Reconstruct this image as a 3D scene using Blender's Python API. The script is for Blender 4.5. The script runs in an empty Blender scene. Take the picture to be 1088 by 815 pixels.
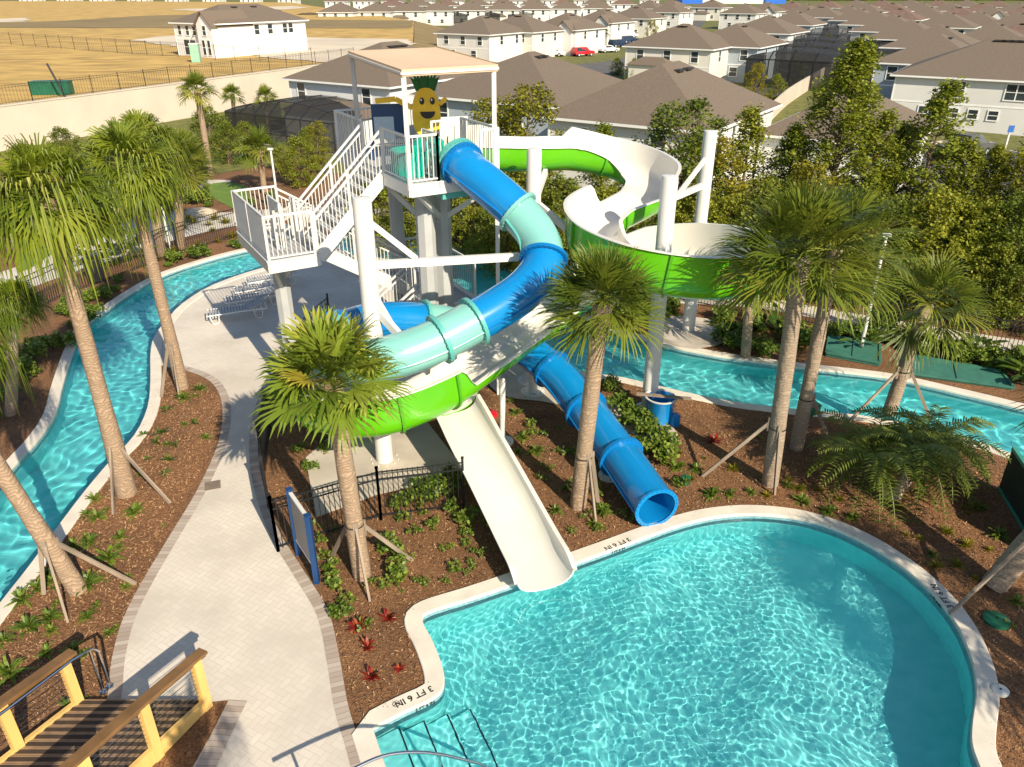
import bpy, math, random
import numpy as np
from mathutils import Vector, Matrix
from mathutils.geometry import tessellate_polygon, delaunay_2d_cdt

SC = bpy.context.scene
COL = SC.collection
R = math.radians
rnd = random.Random(7)

# ------------------------------------------------------------------ camera
F, CX, CY, PITCH, HCAM = 820.0, 544.0, 407.5, R(27.2), 10.0
cam = bpy.data.cameras.new('camera')
cam.sensor_width = 36.0
cam.lens = 36.0 * F / 1088.0
cam.clip_start, cam.clip_end = 0.1, 4000
camo = bpy.data.objects.new('camera', cam)
COL.objects.link(camo)
camo.location = (0, 0, HCAM)
camo.rotation_euler = (R(90) - PITCH, 0, 0)
SC.camera = camo


def ray(u, v):
    a, b = (u - CX) / F, (CY - v) / F
    return Vector((a, math.cos(PITCH) + b * math.sin(PITCH), -math.sin(PITCH) + b * math.cos(PITCH)))


def G(u, v, z=0.0):
    """survey point: where the sight line of a picture point meets the level z"""
    d = ray(u, v)
    t = (z - HCAM) / d.z
    return Vector((d.x * t, d.y * t, z))


def AD(u, v, D):
    d = ray(u, v)
    t = D / d.y
    return Vector((d.x * t, D, HCAM + d.z * t))


# ------------------------------------------------------------------ light
SUN_EL, SUN_DIR = R(33), R(31)          # shadows fall away and to the left
w = bpy.data.worlds.new('World')
SC.world = w
w.use_nodes = True
nt = w.node_tree
sky = nt.nodes.new('ShaderNodeTexSky')
sky.sky_type = 'NISHITA'
sky.sun_disc = False
sky.sun_elevation = SUN_EL
sky.sun_rotation = R(180) - SUN_DIR
sky.air_density, sky.dust_density = 1.0, 0.6
nt.links.new(sky.outputs[0], nt.nodes['Background'].inputs[0])
nt.nodes['Background'].inputs[1].default_value = 0.10
sl = bpy.data.lights.new('sun', 'SUN')
sl.energy = 5.0
sl.angle = R(0.5)
sl.color = (1.0, 0.89, 0.70)
so = bpy.data.objects.new('sun', sl)
COL.objects.link(so)
tosun = Vector((math.sin(SUN_DIR) * math.cos(SUN_EL), -math.cos(SUN_DIR) * math.cos(SUN_EL), math.sin(SUN_EL)))
so.rotation_euler = tosun.to_track_quat('Z', 'Y').to_euler()
so.location = tosun * 60
sl.cycles.is_caustics_light = True
SC.view_settings.view_transform = 'Standard'
SC.view_settings.look = 'None'
SC.view_settings.gamma = 1
SC.view_settings.use_curve_mapping = False
SC.view_settings.exposure = 0.52
SC.cycles.use_denoising = True
SC.cycles.max_bounces = 8
SC.cycles.transparent_max_bounces = 12
SC.cycles.sample_clamp_indirect = 6

# ------------------------------------------------------------------ materials
MATS = {}


def nd(t, kind, **kw):
    n = t.nodes.new(kind)
    for k, v in kw.items():
        setattr(n, k, v)
    return n


def noise_fac(t, scale, detail=3.0, coord='pos', dist=0.0, stretch=None):
    src = nd(t, 'ShaderNodeNewGeometry').outputs['Position'] if coord == 'pos' else nd(t, 'ShaderNodeTexCoord').outputs['Object']
    if stretch:
        m = nd(t, 'ShaderNodeMapping')
        m.inputs['Scale'].default_value = stretch
        t.links.new(src, m.inputs[0])
        src = m.outputs[0]
    n = nd(t, 'ShaderNodeTexNoise')
    n.inputs['Scale'].default_value = scale
    n.inputs['Detail'].default_value = detail
    n.inputs['Distortion'].default_value = dist
    t.links.new(src, n.inputs['Vector'])
    return n.outputs['Fac']


def ramp(t, fac, stops):
    r = nd(t, 'ShaderNodeValToRGB')
    els = r.color_ramp.elements
    els[0].position, els[0].color = stops[0][0], (*stops[0][1], 1)
    els[1].position, els[1].color = stops[-1][0], (*stops[-1][1], 1)
    for p, c in stops[1:-1]:
        e = els.new(p)
        e.color = (*c, 1)
    t.links.new(fac, r.inputs[0])
    return r.outputs[0]


def mixcol(t, fac, a, b, mode='MIX'):
    m = nd(t, 'ShaderNodeMix', data_type='RGBA', blend_type=mode)
    for s, x in ((m.inputs[0], fac), (m.inputs[6], a), (m.inputs[7], b)):
        if hasattr(x, 'is_output') or isinstance(x, bpy.types.NodeSocket):
            t.links.new(x, s)
        elif isinstance(x, (tuple, list)):
            s.default_value = (*x, 1)
        else:
            s.default_value = x
    return m.outputs[2]


def math_(t, op, a, b=None, c=None):
    n = nd(t, 'ShaderNodeMath', operation=op)
    for i, x in enumerate((a, b, c)):
        if x is None:
            continue
        if isinstance(x, bpy.types.NodeSocket):
            t.links.new(x, n.inputs[i])
        else:
            n.inputs[i].default_value = x
    return n.outputs[0]


def base_mat(name):
    m = bpy.data.materials.new(name)
    m.use_nodes = True
    return m, m.node_tree, m.node_tree.nodes['Principled BSDF']


def bump(t, p, h, strength, dist=0.02):
    b = nd(t, 'ShaderNodeBump')
    b.inputs['Strength'].default_value = strength
    b.inputs['Distance'].default_value = dist
    t.links.new(h, b.inputs['Height'])
    t.links.new(b.outputs[0], p.inputs['Normal'])


def pm(name, col, rough=.6, var=.14, scale=3.0, bmp=0, bscale=40, metal=0, coat=0, stretch=None, coord='pos'):
    """plain weathered surface: two close tones broken up by noise"""
    if name in MATS:
        return MATS[name]
    m, t, p = base_mat(name)
    f = noise_fac(t, scale, 5, coord, 0, stretch)
    lo = tuple(max(0, c * (1 - var)) for c in col)
    hi = tuple(min(1, c * (1 + var)) for c in col)
    c = ramp(t, f, [(.3, lo), (.7, hi)])
    t.links.new(c, p.inputs['Base Color'])
    p.inputs['Roughness'].default_value = rough
    p.inputs['Metallic'].default_value = metal
    p.inputs['Coat Weight'].default_value = coat
    p.inputs['Coat Roughness'].default_value = .08
    if bmp:
        bump(t, p, noise_fac(t, bscale, 4, coord, 0, stretch), bmp)
    MATS[name] = m
    return m


def leaf_mat(name, a, b, c=None, rough=.45, trans=.3, dry=None):
    """leaf tones vary from leaf to leaf; light also comes through the blade"""
    m, t, p = base_mat(name)
    g = nd(t, 'ShaderNodeNewGeometry')
    stops = [(0, a), (.6, b), (1, c or b)]
    if dry:
        stops = [(0, a), (.55, b), (.955, c or b), (.985, dry)]
    col = ramp(t, g.outputs['Random Per Island'], stops)
    oi = nd(t, 'ShaderNodeObjectInfo')
    tint = ramp(t, oi.outputs['Random'], [(0, (.78, .85, .75)), (1, (1.15, 1.08, 1.0))])
    col = mixcol(t, 1.0, col, tint, 'MULTIPLY')
    t.links.new(col, p.inputs['Base Color'])
    p.inputs['Roughness'].default_value = rough
    p.inputs['Specular IOR Level'].default_value = .4
    tr = nd(t, 'ShaderNodeBsdfTranslucent')
    t.links.new(col, tr.inputs['Color'])
    mx = nd(t, 'ShaderNodeMixShader')
    mx.inputs[0].default_value = trans
    t.links.new(p.outputs[0], mx.inputs[1])
    t.links.new(tr.outputs[0], mx.inputs[2])
    t.links.new(mx.outputs[0], t.nodes['Material Output'].inputs[0])
    MATS[name] = m
    return m


WHITE = pm('white_powder_coat', (.66, .645, .61), .4, .05, 1.5)
WHITE2 = pm('white_gelcoat', (.70, .665, .595), .24, .05, .9, coat=.4)
GREEN = pm('green_gelcoat', (.105, .43, .006), .25, .08, .8, coat=.5)
GREEN2 = pm('green_flange', (.07, .33, .01), .35, .08, 2)
BLUE = pm('blue_gelcoat', (.004, .215, .54), .22, .07, .8, coat=.6)
BLUE2 = pm('blue_flange', (.004, .16, .43), .3, .07, 2)
TEAL = pm('aqua_gelcoat', (.215, .51, .455), .25, .06, .8, coat=.5)
TEAL2 = pm('aqua_flange', (.10, .40, .36), .35, .06, 2)
TURQ = pm('turquoise_plastic', (.01, .40, .30), .25, .08, 1, coat=.4)
GALV = pm('grey_steel', (.43, .435, .43), .45, .12, 1.2)
STEEL = pm('stainless_steel', (.62, .63, .65), .16, .05, 4, metal=1)
BLACK = pm('black_metal', (.018, .018, .02), .4, .2, 3)
CREAM = pm('cream_canvas', (.66, .47, .31), .8, .05, 1.2, bmp=.1, bscale=60)
COPE = pm('cream_coping', (.70, .63, .53), .75, .10, 2.2, bmp=.15, bscale=90)
CONC = pm('concrete_slab', (.52, .45, .37), .85, .18, 1.1, bmp=.2, bscale=60)
WALLC = pm('retaining_concrete', (.55, .475, .385), .9, .07, .35, bmp=.15, bscale=8)
LUMBER = pm('raw_lumber', (.27, .21, .155), .8, .25, 3, bmp=.3, bscale=30, stretch=(1, 1, .15))
PINE = pm('yellow_pine', (.72, .46, .15), .6, .16, 3, bmp=.15, bscale=22, stretch=(1, 1, .2))
STAIN = pm('brown_stained_wood', (.19, .10, .038), .45, .22, 4, bmp=.15, bscale=25)
DECKB = pm('deck_board', (.27, .17, .095), .75, .25, 5, bmp=.2, bscale=25)
PLANKD = pm('dark_board', (.045, .028, .018), .8, .3, 5)
TRUNKW = pm('tree_bark', (.16, .11, .07), .9, .3, 6, bmp=.6, bscale=25)
ROOFM = pm('brown_shingles', (.155, .118, .087), .95, .2, 9, bmp=.6, bscale=6, stretch=(1, 1, 3))
VENTM = pm('roof_vent_metal', (.03, .027, .025), .7, .2, 2)
HW = pm('white_siding', (.64, .625, .59), .8, .06, .3)
HB = pm('blue_grey_siding', (.36, .41, .45), .8, .06, .3)
HG = pm('pale_grey_siding', (.66, .66, .64), .8, .06, .3)
HC = pm('cream_stucco', (.66, .62, .54), .8, .06, .3)
TRIM = pm('white_trim', (.78, .77, .74), .6, .04, 1)
GLASS = pm('window_glass', (.035, .045, .05), .08, .3, 1.2)
ASPH = pm('asphalt', (.11, .105, .10), .9, .2, .5, bmp=.3, bscale=40)
LAWN = pm('lawn', (.135, .135, .028), .95, .35, 1.4, bmp=.5, bscale=15)
TURF = pm('putting_turf', (.12, .20, .025), .95, .18, 1.5, bmp=.4, bscale=60)
PALE = pm('pale_path', (.60, .54, .46), .85, .1, .8, bmp=.1, bscale=40)
SAND = pm('bare_sand', (.62, .52, .39), .95, .14, .08, bmp=.3, bscale=1.5)
OCHRE = pm('dry_ochre_grass', (.48, .305, .085), .95, .33, .22, bmp=.5, bscale=1.5, stretch=(1, 2, 1))
OLIVE = pm('brown_field', (.235, .165, .065), .95, .25, .15, bmp=.5, bscale=1.0, stretch=(.4, 2, 1))
YELLOWP = pm('yellow_paint', (.85, .52, .02), .45, .12, 3)
BLUEP = pm('blue_paint', (.007, .045, .145), .45, .1, 2)
DGREEN = pm('dark_green_paint', (.01, .11, .06), .45, .15, 2)
BLACKP = pm('black_paint', (.012, .011, .011), .5, .1, 3)
GREYP = pm('grey_panel', (.26, .24, .22), .6, .08, 2)
REDP = pm('red_paint', (.50, .012, .02), .3, .08, 2, coat=.4)
CARW = pm('white_car_paint', (.75, .75, .75), .2, .04, 1, coat=.5)
CARG = pm('grey_car_paint', (.09, .09, .095), .25, .08, 1, coat=.5)
CARB = pm('navy_car_paint', (.015, .03, .08), .22, .08, 1, coat=.5)
RUBBER = pm('tyre_rubber', (.015, .015, .015), .85, .1, 4)
STONE = pm('boulder_stone', (.48, .40, .29), .9, .25, 2.5, bmp=.5, bscale=8)
NETM = pm('green_mesh_cover', (.04, .16, .115), .7, .15, 4)
HOUSEWRAP = pm('grey_white_wrap', (.70, .69, .68), .8, .08, .6)

P_SABAL = leaf_mat('sabal_leaf', (.085, .125, .014), (.17, .21, .022), (.28, .29, .04), dry=(.36, .27, .07))
P_LIME = leaf_mat('lime_palm_leaf', (.10, .165, .018), (.19, .265, .03), (.30, .35, .05), dry=(.42, .36, .05))
P_DROOP = leaf_mat('drooping_palm_leaf', (.10, .15, .012), (.21, .26, .02), (.36, .38, .07), trans=.35)
P_DATE = leaf_mat('date_palm_leaf', (.10, .15, .025), (.18, .23, .04), (.28, .30, .06))
L_TREE = leaf_mat('tree_leaf', (.13, .17, .016), (.27, .30, .025), (.42, .42, .05), rough=.55, trans=.42)
L_DARK = leaf_mat('dark_tree_leaf', (.085, .13, .016), (.19, .235, .024), (.31, .33, .04), rough=.55, trans=.42)
L_YEL = leaf_mat('yellow_tree_leaf', (.14, .14, .012), (.28, .26, .015), (.42, .37, .03), rough=.55, trans=.42)
P_DEAD = leaf_mat('dead_palm_leaf', (.22, .13, .06), (.36, .24, .12), (.46, .34, .18))
L_SHRUB = leaf_mat('shrub_leaf', (.065, .12, .014), (.15, .22, .026), (.25, .31, .045))
L_RED = leaf_mat('bromeliad_leaf', (.22, .02, .02), (.40, .035, .03), (.40, .14, .04), rough=.35)
L_BIG = leaf_mat('broad_leaf', (.035, .075, .012), (.09, .15, .02), (.15, .20, .03), rough=.3)
P_YOUNG = leaf_mat('pineapple_leaf', (.02, .15, .05), (.03, .22, .07), rough=.5)


def special_mats():
    # mulch: shredded bark
    m, t, p = base_mat('bark_mulch')
    f1 = noise_fac(t, 22, 6, dist=1.5)
    f2 = noise_fac(t, .7, 4)
    c1 = ramp(t, f1, [(.3, (.085, .040, .020)), (.52, (.25, .128, .062)), (.72, (.42, .25, .14))])
    c2 = ramp(t, f2, [(.35, (.72, .68, .66)), (.65, (1.1, 1.05, 1.0))])
    t.links.new(mixcol(t, 1.0, mixcol(t, 1.0, c1, c2, 'MULTIPLY'), (.98, .93, .80), 'MULTIPLY'), p.inputs['Base Color'])
    p.inputs['Roughness'].default_value = .95
    bump(t, p, f1, .9, .05)
    MATS['mulch'] = m
    # herringbone pavers
    m, t, p = base_mat('herringbone_pavers')
    g = nd(t, 'ShaderNodeNewGeometry')
    mp = nd(t, 'ShaderNodeMapping')
    mp.inputs['Rotation'].default_value = (0, 0, R(28))
    mp.inputs['Scale'].default_value = (9.0, 9.0, 9.0)
    t.links.new(g.outputs['Position'], mp.inputs[0])
    sx = nd(t, 'ShaderNodeSeparateXYZ')
    t.links.new(mp.outputs[0], sx.inputs[0])
    X, Y = sx.outputs[0], sx.outputs[1]
    i, j = math_(t, 'FLOOR', X), math_(t, 'FLOOR', Y)
    fx, fy = math_(t, 'SUBTRACT', X, i), math_(t, 'SUBTRACT', Y, j)
    k = math_(t, 'FLOORED_MODULO', math_(t, 'SUBTRACT', i, j), 4.0)
    isv = math_(t, 'GREATER_THAN', k, 1.5)
    k0 = math_(t, 'COMPARE', k, 0.0, .1)
    k1 = math_(t, 'COMPARE', k, 1.0, .1)
    k2 = math_(t, 'COMPARE', k, 2.0, .1)
    k3 = math_(t, 'COMPARE', k, 3.0, .1)
    ax = math_(t, 'SUBTRACT', 1.0, fx)
    ay = math_(t, 'SUBTRACT', 1.0, fy)
    big = lambda e, flag: math_(t, 'ADD', e, math_(t, 'MULTIPLY', flag, 5.0))
    dl = big(fx, k1)
    dr = big(ax, k0)
    db = big(fy, k2)
    dt = big(ay, k3)
    d = math_(t, 'MINIMUM', math_(t, 'MINIMUM', dl, dr), math_(t, 'MINIMUM', db, dt))
    # one id per brick for its own tone
    bi = math_(t, 'SUBTRACT', i, k1)
    bj = math_(t, 'SUBTRACT', j, k2)
    cb = nd(t, 'ShaderNodeCombineXYZ')
    t.links.new(bi, cb.inputs[0])
    t.links.new(bj, cb.inputs[1])
    t.links.new(isv, cb.inputs[2])
    wn = nd(t, 'ShaderNodeTexWhiteNoise', noise_dimensions='3D')
    t.links.new(cb.outputs[0], wn.inputs['Vector'])
    tone = ramp(t, wn.outputs['Value'], [(0, (.625, .565, .485)), (.5, (.645, .585, .505)), (1, (.665, .605, .525))])
    st = ramp(t, noise_fac(t, .55, 5), [(.35, (.84, .82, .80)), (.62, (1.04, 1.03, 1.02))])
    tone = mixcol(t, 1.0, tone, st, 'MULTIPLY')
    joint = math_(t, 'LESS_THAN', d, .045)
    t.links.new(mixcol(t, joint, tone, (.53, .465, .39)), p.inputs['Base Color'])
    p.inputs['Roughness'].default_value = .85
    MATS['pavers'] = m
    # soldier course band
    m, t, p = base_mat('brick_band')
    uv = nd(t, 'ShaderNodeTexCoord')
    sx = nd(t, 'ShaderNodeSeparateXYZ')
    t.links.new(uv.outputs['UV'], sx.inputs[0])
    q = math_(t, 'MULTIPLY', sx.outputs[0], 1 / .105)
    idx = math_(t, 'FLOOR', q)
    fr = math_(t, 'SUBTRACT', q, idx)
    wn = nd(t, 'ShaderNodeTexWhiteNoise', noise_dimensions='1D')
    t.links.new(idx, wn.inputs['W'])
    tone = ramp(t, wn.outputs['Value'], [(0, (.34, .265, .215)), (.5, (.42, .345, .285)), (1, (.50, .425, .36))])
    joint = math_(t, 'LESS_THAN', fr, .07)
    t.links.new(mixcol(t, joint, tone, (.20, .15, .11)), p.inputs['Base Color'])
    p.inputs['Roughness'].default_value = .85
    MATS['band'] = m
    # pool plaster
    for nm, a, b in (('pool_plaster', (.19, .76, .77), (.25, .82, .83)), ('river_plaster', (.11, .63, .66), (.16, .71, .74))):
        m, t, p = base_mat(nm)
        t.links.new(ramp(t, noise_fac(t, 3.5, 6), [(.35, a), (.65, b)]), p.inputs['Base Color'])
        p.inputs['Roughness'].default_value = .8
        MATS[nm] = m
    # water surface
    m = bpy.data.materials.new('clear_water')
    m.use_nodes = True
    t = m.node_tree
    t.nodes.remove(t.nodes['Principled BSDF'])
    gl = nd(t, 'ShaderNodeBsdfGlass')
    gl.inputs['IOR'].default_value = 1.33
    gl.inputs['Roughness'].default_value = 0
    gl.inputs['Color'].default_value = (.96, 1, 1, 1)
    t.links.new(gl.outputs[0], t.nodes['Material Output'].inputs[0])
    MATS['water'] = m
    # palm trunk: rings round the stem
    for nm, a, b in (('palm_trunk', (.42, .30, .20), (.27, .185, .12)), ('grey_palm_trunk', (.40, .31, .225), (.27, .20, .14))):
        m, t, p = base_mat(nm)
        tc = nd(t, 'ShaderNodeTexCoord')
        sx = nd(t, 'ShaderNodeSeparateXYZ')
        t.links.new(tc.outputs['Object'], sx.inputs[0])
        wob = noise_fac(t, 3, 3, 'obj')
        zz = math_(t, 'ADD', math_(t, 'MULTIPLY', sx.outputs[2], 15.0), math_(t, 'MULTIPLY', wob, 7.0))
        s = math_(t, 'FRACT', zz)
        f = math_(t, 'MULTIPLY', math_(t, 'ADD', s, noise_fac(t, 24, 5, 'obj', 0, (1, 1, .4))), .5)
        t.links.new(ramp(t, f, [(.3, a), (.62, b)]), p.inputs['Base Color'])
        p.inputs['Roughness'].default_value = .9
        bump(t, p, f, .6, .03)
        MATS[nm] = m
    # insect screen
    m, t, p = base_mat('insect_screen')
    p.inputs['Base Color'].default_value = (.02, .02, .02, 1)
    p.inputs['Roughness'].default_value = .8
    tr = nd(t, 'ShaderNodeBsdfTransparent')
    mx = nd(t, 'ShaderNodeMixShader')
    mx.inputs[0].default_value = .70
    t.links.new(tr.outputs[0], mx.inputs[1])
    t.links.new(p.outputs[0], mx.inputs[2])
    t.links.new(mx.outputs[0], t.nodes['Material Output'].inputs[0])
    MATS['screen'] = m
    # horizontal lap siding bump for houses is built in their wall materials
    for nm in ('white_siding', 'blue_grey_siding', 'pale_grey_siding'):
        m = MATS[nm]
        t = m.node_tree
        p = t.nodes['Principled BSDF']
        g = nd(t, 'ShaderNodeNewGeometry')
        sx = nd(t, 'ShaderNodeSeparateXYZ')
        t.links.new(g.outputs['Position'], sx.inputs[0])
        bump(t, p, math_(t, 'FRACT', math_(t, 'MULTIPLY', sx.outputs[2], 4.0)), .18, .03)


special_mats()


# ------------------------------------------------------------------ mesh helpers
def wloc(o):
    v = Vector((0, 0, 0))
    while o is not None:
        v += o.location
        o = o.parent
    return v


class MB:
    def __init__(s):
        s.v, s.f, s.m, s.uv = [], [], [], None

    def add(s, vs, fs, m=0):
        n = len(s.v)
        s.v += [tuple(x) for x in vs]
        s.f += [tuple(i + n for i in f) for f in fs]
        s.m += [m] * len(fs)
        return s

    def box(s, c, size, rz=0.0, m=0, tilt=None):
        sx, sy, sz = (k / 2 for k in size)
        M = Matrix.Rotation(rz, 3, 'Z')
        if tilt is not None:
            M = M @ tilt
        c = Vector(c)
        vs = [c + M @ Vector((x, y, z)) for z in (-sz, sz) for x, y in ((-sx, -sy), (sx, -sy), (sx, sy), (-sx, sy))]
        return s.add(vs, [(3, 2, 1, 0), (4, 5, 6, 7), (0, 1, 5, 4), (1, 2, 6, 5), (2, 3, 7, 6), (3, 0, 4, 7)], m)

    def bar(s, a, b, w_, h_, m=0):
        """square bar from a to b, width w_ sideways, h_ upwards"""
        a, b = Vector(a), Vector(b)
        d = (b - a)
        if d.length < 1e-6:
            return s
        d.normalize()
        side = d.cross(Vector((0, 0, 1)))
        if side.length < 1e-4:
            side = Vector((1, 0, 0))
        side.normalize()
        up = side.cross(d)
        vs = []
        for p in (a, b):
            for x, y in ((-1, -1), (1, -1), (1, 1), (-1, 1)):
                vs.append(p + side * (x * w_ / 2) + up * (y * h_ / 2))
        return s.add(vs, [(3, 2, 1, 0), (4, 5, 6, 7), (0, 1, 5, 4), (1, 2, 6, 5), (2, 3, 7, 6), (3, 0, 4, 7)], m)

    def tube(s, pts, r, n=10, cap=True, m=0):
        pts = [Vector(p) for p in pts]
        rs = r if isinstance(r, (list, tuple)) else [r] * len(pts)
        vs, fs = [], []
        ref = None
        for k, p in enumerate(pts):
            d = (pts[min(k + 1, len(pts) - 1)] - pts[max(k - 1, 0)]).normalized()
            if ref is None:
                ref = Vector((0, 0, 1)) if abs(d.z) < .9 else Vector((1, 0, 0))
            sd = d.cross(ref)
            if sd.length < 1e-4:
                ref = Vector((1, 0, 0)) if abs(d.x) < .9 else Vector((0, 1, 0))
                sd = d.cross(ref)
            sd.normalize()
            up = sd.cross(d)
            ref = up
            for q in range(n):
                a = 2 * math.pi * q / n
                vs.append(p + (sd * math.cos(a) + up * math.sin(a)) * rs[k])
        for k in range(len(pts) - 1):
            for q in range(n):
                a, b = k * n + q, k * n + (q + 1) % n
                fs.append((a, b, b + n, a + n))
        if cap:
            fs.append(tuple(range(n))[::-1])
            fs.append(tuple((len(pts) - 1) * n + q for q in range(n)))
        return s.add(vs, fs, m)

    def prism(s, poly, z0, z1, m=0):
        """vertical-sided solid on an xy outline"""
        n = len(poly)
        vs = [(p[0], p[1], z0) for p in poly] + [(p[0], p[1], z1) for p in poly]
        tri = tessellate_polygon([[Vector((p[0], p[1], 0)) for p in poly]])
        fs = [(i, (i + 1) % n, (i + 1) % n + n, i + n) for i in range(n)]
        ar = sum(poly[i][0] * poly[(i + 1) % n][1] - poly[(i + 1) % n][0] * poly[i][1] for i in range(n))
        if ar < 0:
            fs = [f[::-1] for f in fs]
        for a, b, c in tri:
            u = (Vector(vs[b]) - Vector(vs[a])).cross(Vector(vs[c]) - Vector(vs[a])).z
            if u < 0:
                a, b, c = c, b, a
            fs.append((a + n, b + n, c + n))
            fs.append((c, b, a))
        return s.add(vs, fs, m)

    def sheet(s, poly, z, m=0):
        vs = [(p[0], p[1], z) for p in poly]
        fs = []
        for a, b, c in tessellate_polygon([[Vector((p[0], p[1], 0)) for p in poly]]):
            if (Vector(vs[b]) - Vector(vs[a])).cross(Vector(vs[c]) - Vector(vs[a])).z < 0:
                a, b, c = c, b, a
            fs.append((a, b, c))
        return s.add(vs, fs, m)

    def lathe(s, c, prof, n=20, m=0):
        vs, fs = [], []
        for r, z in prof:
            for q in range(n):
                a = 2 * math.pi * q / n
                vs.append((c[0] + r * math.cos(a), c[1] + r * math.sin(a), c[2] + z))
        for k in range(len(prof) - 1):
            for q in range(n):
                a, b = k * n + q, k * n + (q + 1) % n
                fs.append((a, b, b + n, a + n))
        return s.add(vs, fs, m)

    def build(s, name, mat, parent=None, smooth=False):
        mats = mat if isinstance(mat, (list, tuple)) else [mat]
        off = wloc(parent) if parent is not None else Vector((0, 0, 0))
        me = bpy.data.meshes.new(name)
        me.from_pydata([(x - off.x, y - off.y, z - off.z) for x, y, z in s.v], [], s.f)
        for mm in mats:
            me.materials.append(MATS[mm] if isinstance(mm, str) else mm)
        if len(mats) > 1:
            me.polygons.foreach_set('material_index', s.m)
        if smooth:
            me.polygons.foreach_set('use_smooth', [True] * len(me.polygons))
            if smooth != 'all':
                me.set_sharp_from_angle(angle=R(40))
        me.update()
        o = bpy.data.objects.new(name, me)
        COL.objects.link(o)
        if parent is not None:
            o.parent = parent
        return o


def tag(o, label=None, cat=None, group=None, kind=None):
    if label:
        o['label'] = label
    if cat:
        o['category'] = cat
    if group:
        o['group'] = group
    if kind:
        o['kind'] = kind
    return o


def thing(name, label, cat, loc=(0, 0, 0), group=None, rz=0.0):
    o = bpy.data.objects.new(name, None)
    o.empty_display_size = .2
    COL.objects.link(o)
    o.location = loc
    o.rotation_euler = (0, 0, rz)
    return tag(o, label, cat, group)


KIDS = {}


def copy_tree(o, parent=None):
    c = o.copy()
    COL.objects.link(c)
    if parent is not None:
        c.parent = parent
    for ch in list(o.children):
        copy_tree(ch, c)
    return c


def place(o, loc, rz=0.0, s=1.0, label=None, group=None):
    o.location = loc
    o.rotation_euler = (0, 0, rz)
    o.scale = (s, s, s) if not isinstance(s, (tuple, list)) else s
    return tag(o, label, None, group)


def catmull(pts, per=10, closed=False):
    P = [np.array(p, float) for p in pts]
    n = len(P)
    out = []
    rng = range(n) if closed else range(n - 1)
    for i in rng:
        if closed:
            p0, p1, p2, p3 = P[(i - 1) % n], P[i], P[(i + 1) % n], P[(i + 2) % n]
        else:
            p0, p1, p2, p3 = P[max(i - 1, 0)], P[i], P[i + 1], P[min(i + 2, n - 1)]
        for k in range(per):
            t = k / per
            out.append(.5 * ((2 * p1) + (p2 - p0) * t + (2 * p0 - 5 * p1 + 4 * p2 - p3) * t * t + (3 * p1 - p0 - 3 * p2 + p3) * t ** 3))
    if not closed:
        out.append(P[-1])
    return [tuple(float(x) for x in o) for o in out]


def gpoly(px, z=0.0):
    return [tuple(G(u, v, z)[:2]) for u, v in px]


def offset_line(line, d, closed=False):
    """shift an xy line to its left by d"""
    n = len(line)
    out = []
    for i in range(n):
        a = line[(i - 1) % n] if (closed or i > 0) else line[i]
        b = line[(i + 1) % n] if (closed or i < n - 1) else line[i]
        tx, ty = b[0] - a[0], b[1] - a[1]
        L = math.hypot(tx, ty) or 1
        out.append((line[i][0] - ty / L * d, line[i][1] + tx / L * d))
    return out


def area(poly):
    n = len(poly)
    return .5 * sum(poly[i][0] * poly[(i + 1) % n][1] - poly[(i + 1) % n][0] * poly[i][1] for i in range(n))


def inside_np(poly, X, Y):
    ins = np.zeros(X.shape, bool)
    n = len(poly)
    for i in range(n):
        x0, y0 = poly[i]
        x1, y1 = poly[(i + 1) % n]
        if y0 == y1:
            continue
        c = ((y0 > Y) != (y1 > Y)) & (X < (x1 - x0) * (Y - y0) / (y1 - y0) + x0)
        ins ^= c
    return ins


ORD = 'first second third fourth fifth sixth seventh eighth ninth tenth eleventh twelfth thirteenth fourteenth fifteenth sixteenth seventeenth eighteenth'.split()
#SECTION_GROUND
# ------------------------------------------------------------------ outlines of pool, river and paths
POOL_PX = [(396, 775), (430, 757), (458, 744), (471, 731), (470, 710), (459, 681), (449, 661), (456, 651), (500, 637), (550, 620), (600, 603), (650, 585),
           (690, 570), (725, 558), (760, 550), (800, 547), (845, 551), (885, 562), (925, 581), (965, 608), (995, 636), (1018, 668), (1033, 705),
           (1037, 735), (1033, 765), (1032, 790), (1040, 815), (1055, 850)]
pool = [tuple(p[:2]) for p in catmull([G(u, v) for u, v in POOL_PX], 4)]
pool += gpoly([(1065, 900), (900, 935), (640, 945), (460, 930), (428, 870)])
OUT_PX = [(-130, 660), (-60, 585), (0, 513), (25, 485), (43, 465), (60, 438), (69, 402), (88, 352), (113, 330), (147, 307), (180, 290), (234, 273), (274, 264), (330, 256),
          (390, 251), (440, 254), (483, 264), (515, 275), (545, 290), (575, 310), (610, 333), (645, 350), (726, 372), (826, 388), (939, 401), (1010, 416), (1088, 435), (1190, 462), (1330, 505), (1480, 560)]
INN_PX = [(1480, 650), (1330, 578), (1190, 520), (1088, 487), (1040, 471), (980, 455), (926, 444), (893, 440), (822, 433), (776, 427), (726, 417), (663, 402), (620, 396), (580, 386), (545, 368), (515, 343),
          (493, 317), (482, 303), (462, 290), (440, 282), (390, 273), (330, 276), (280, 285), (227, 303), (194, 323), (177, 341), (164, 358), (160, 377), (160, 404), (157, 433),
          (143, 463), (117, 491), (90, 523), (62, 560), (33, 600), (0, 642), (-60, 720)]
outb = [tuple(p[:2]) for p in catmull([G(u, v) for u, v in OUT_PX], 3)]
innb = [tuple(p[:2]) for p in catmull([G(u, v) for u, v in INN_PX], 3)]
river = outb + innb


def sstep(t):
    t = min(1, max(0, t))
    return t * t * (3 - 2 * t)


HZ = -2.5


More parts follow.
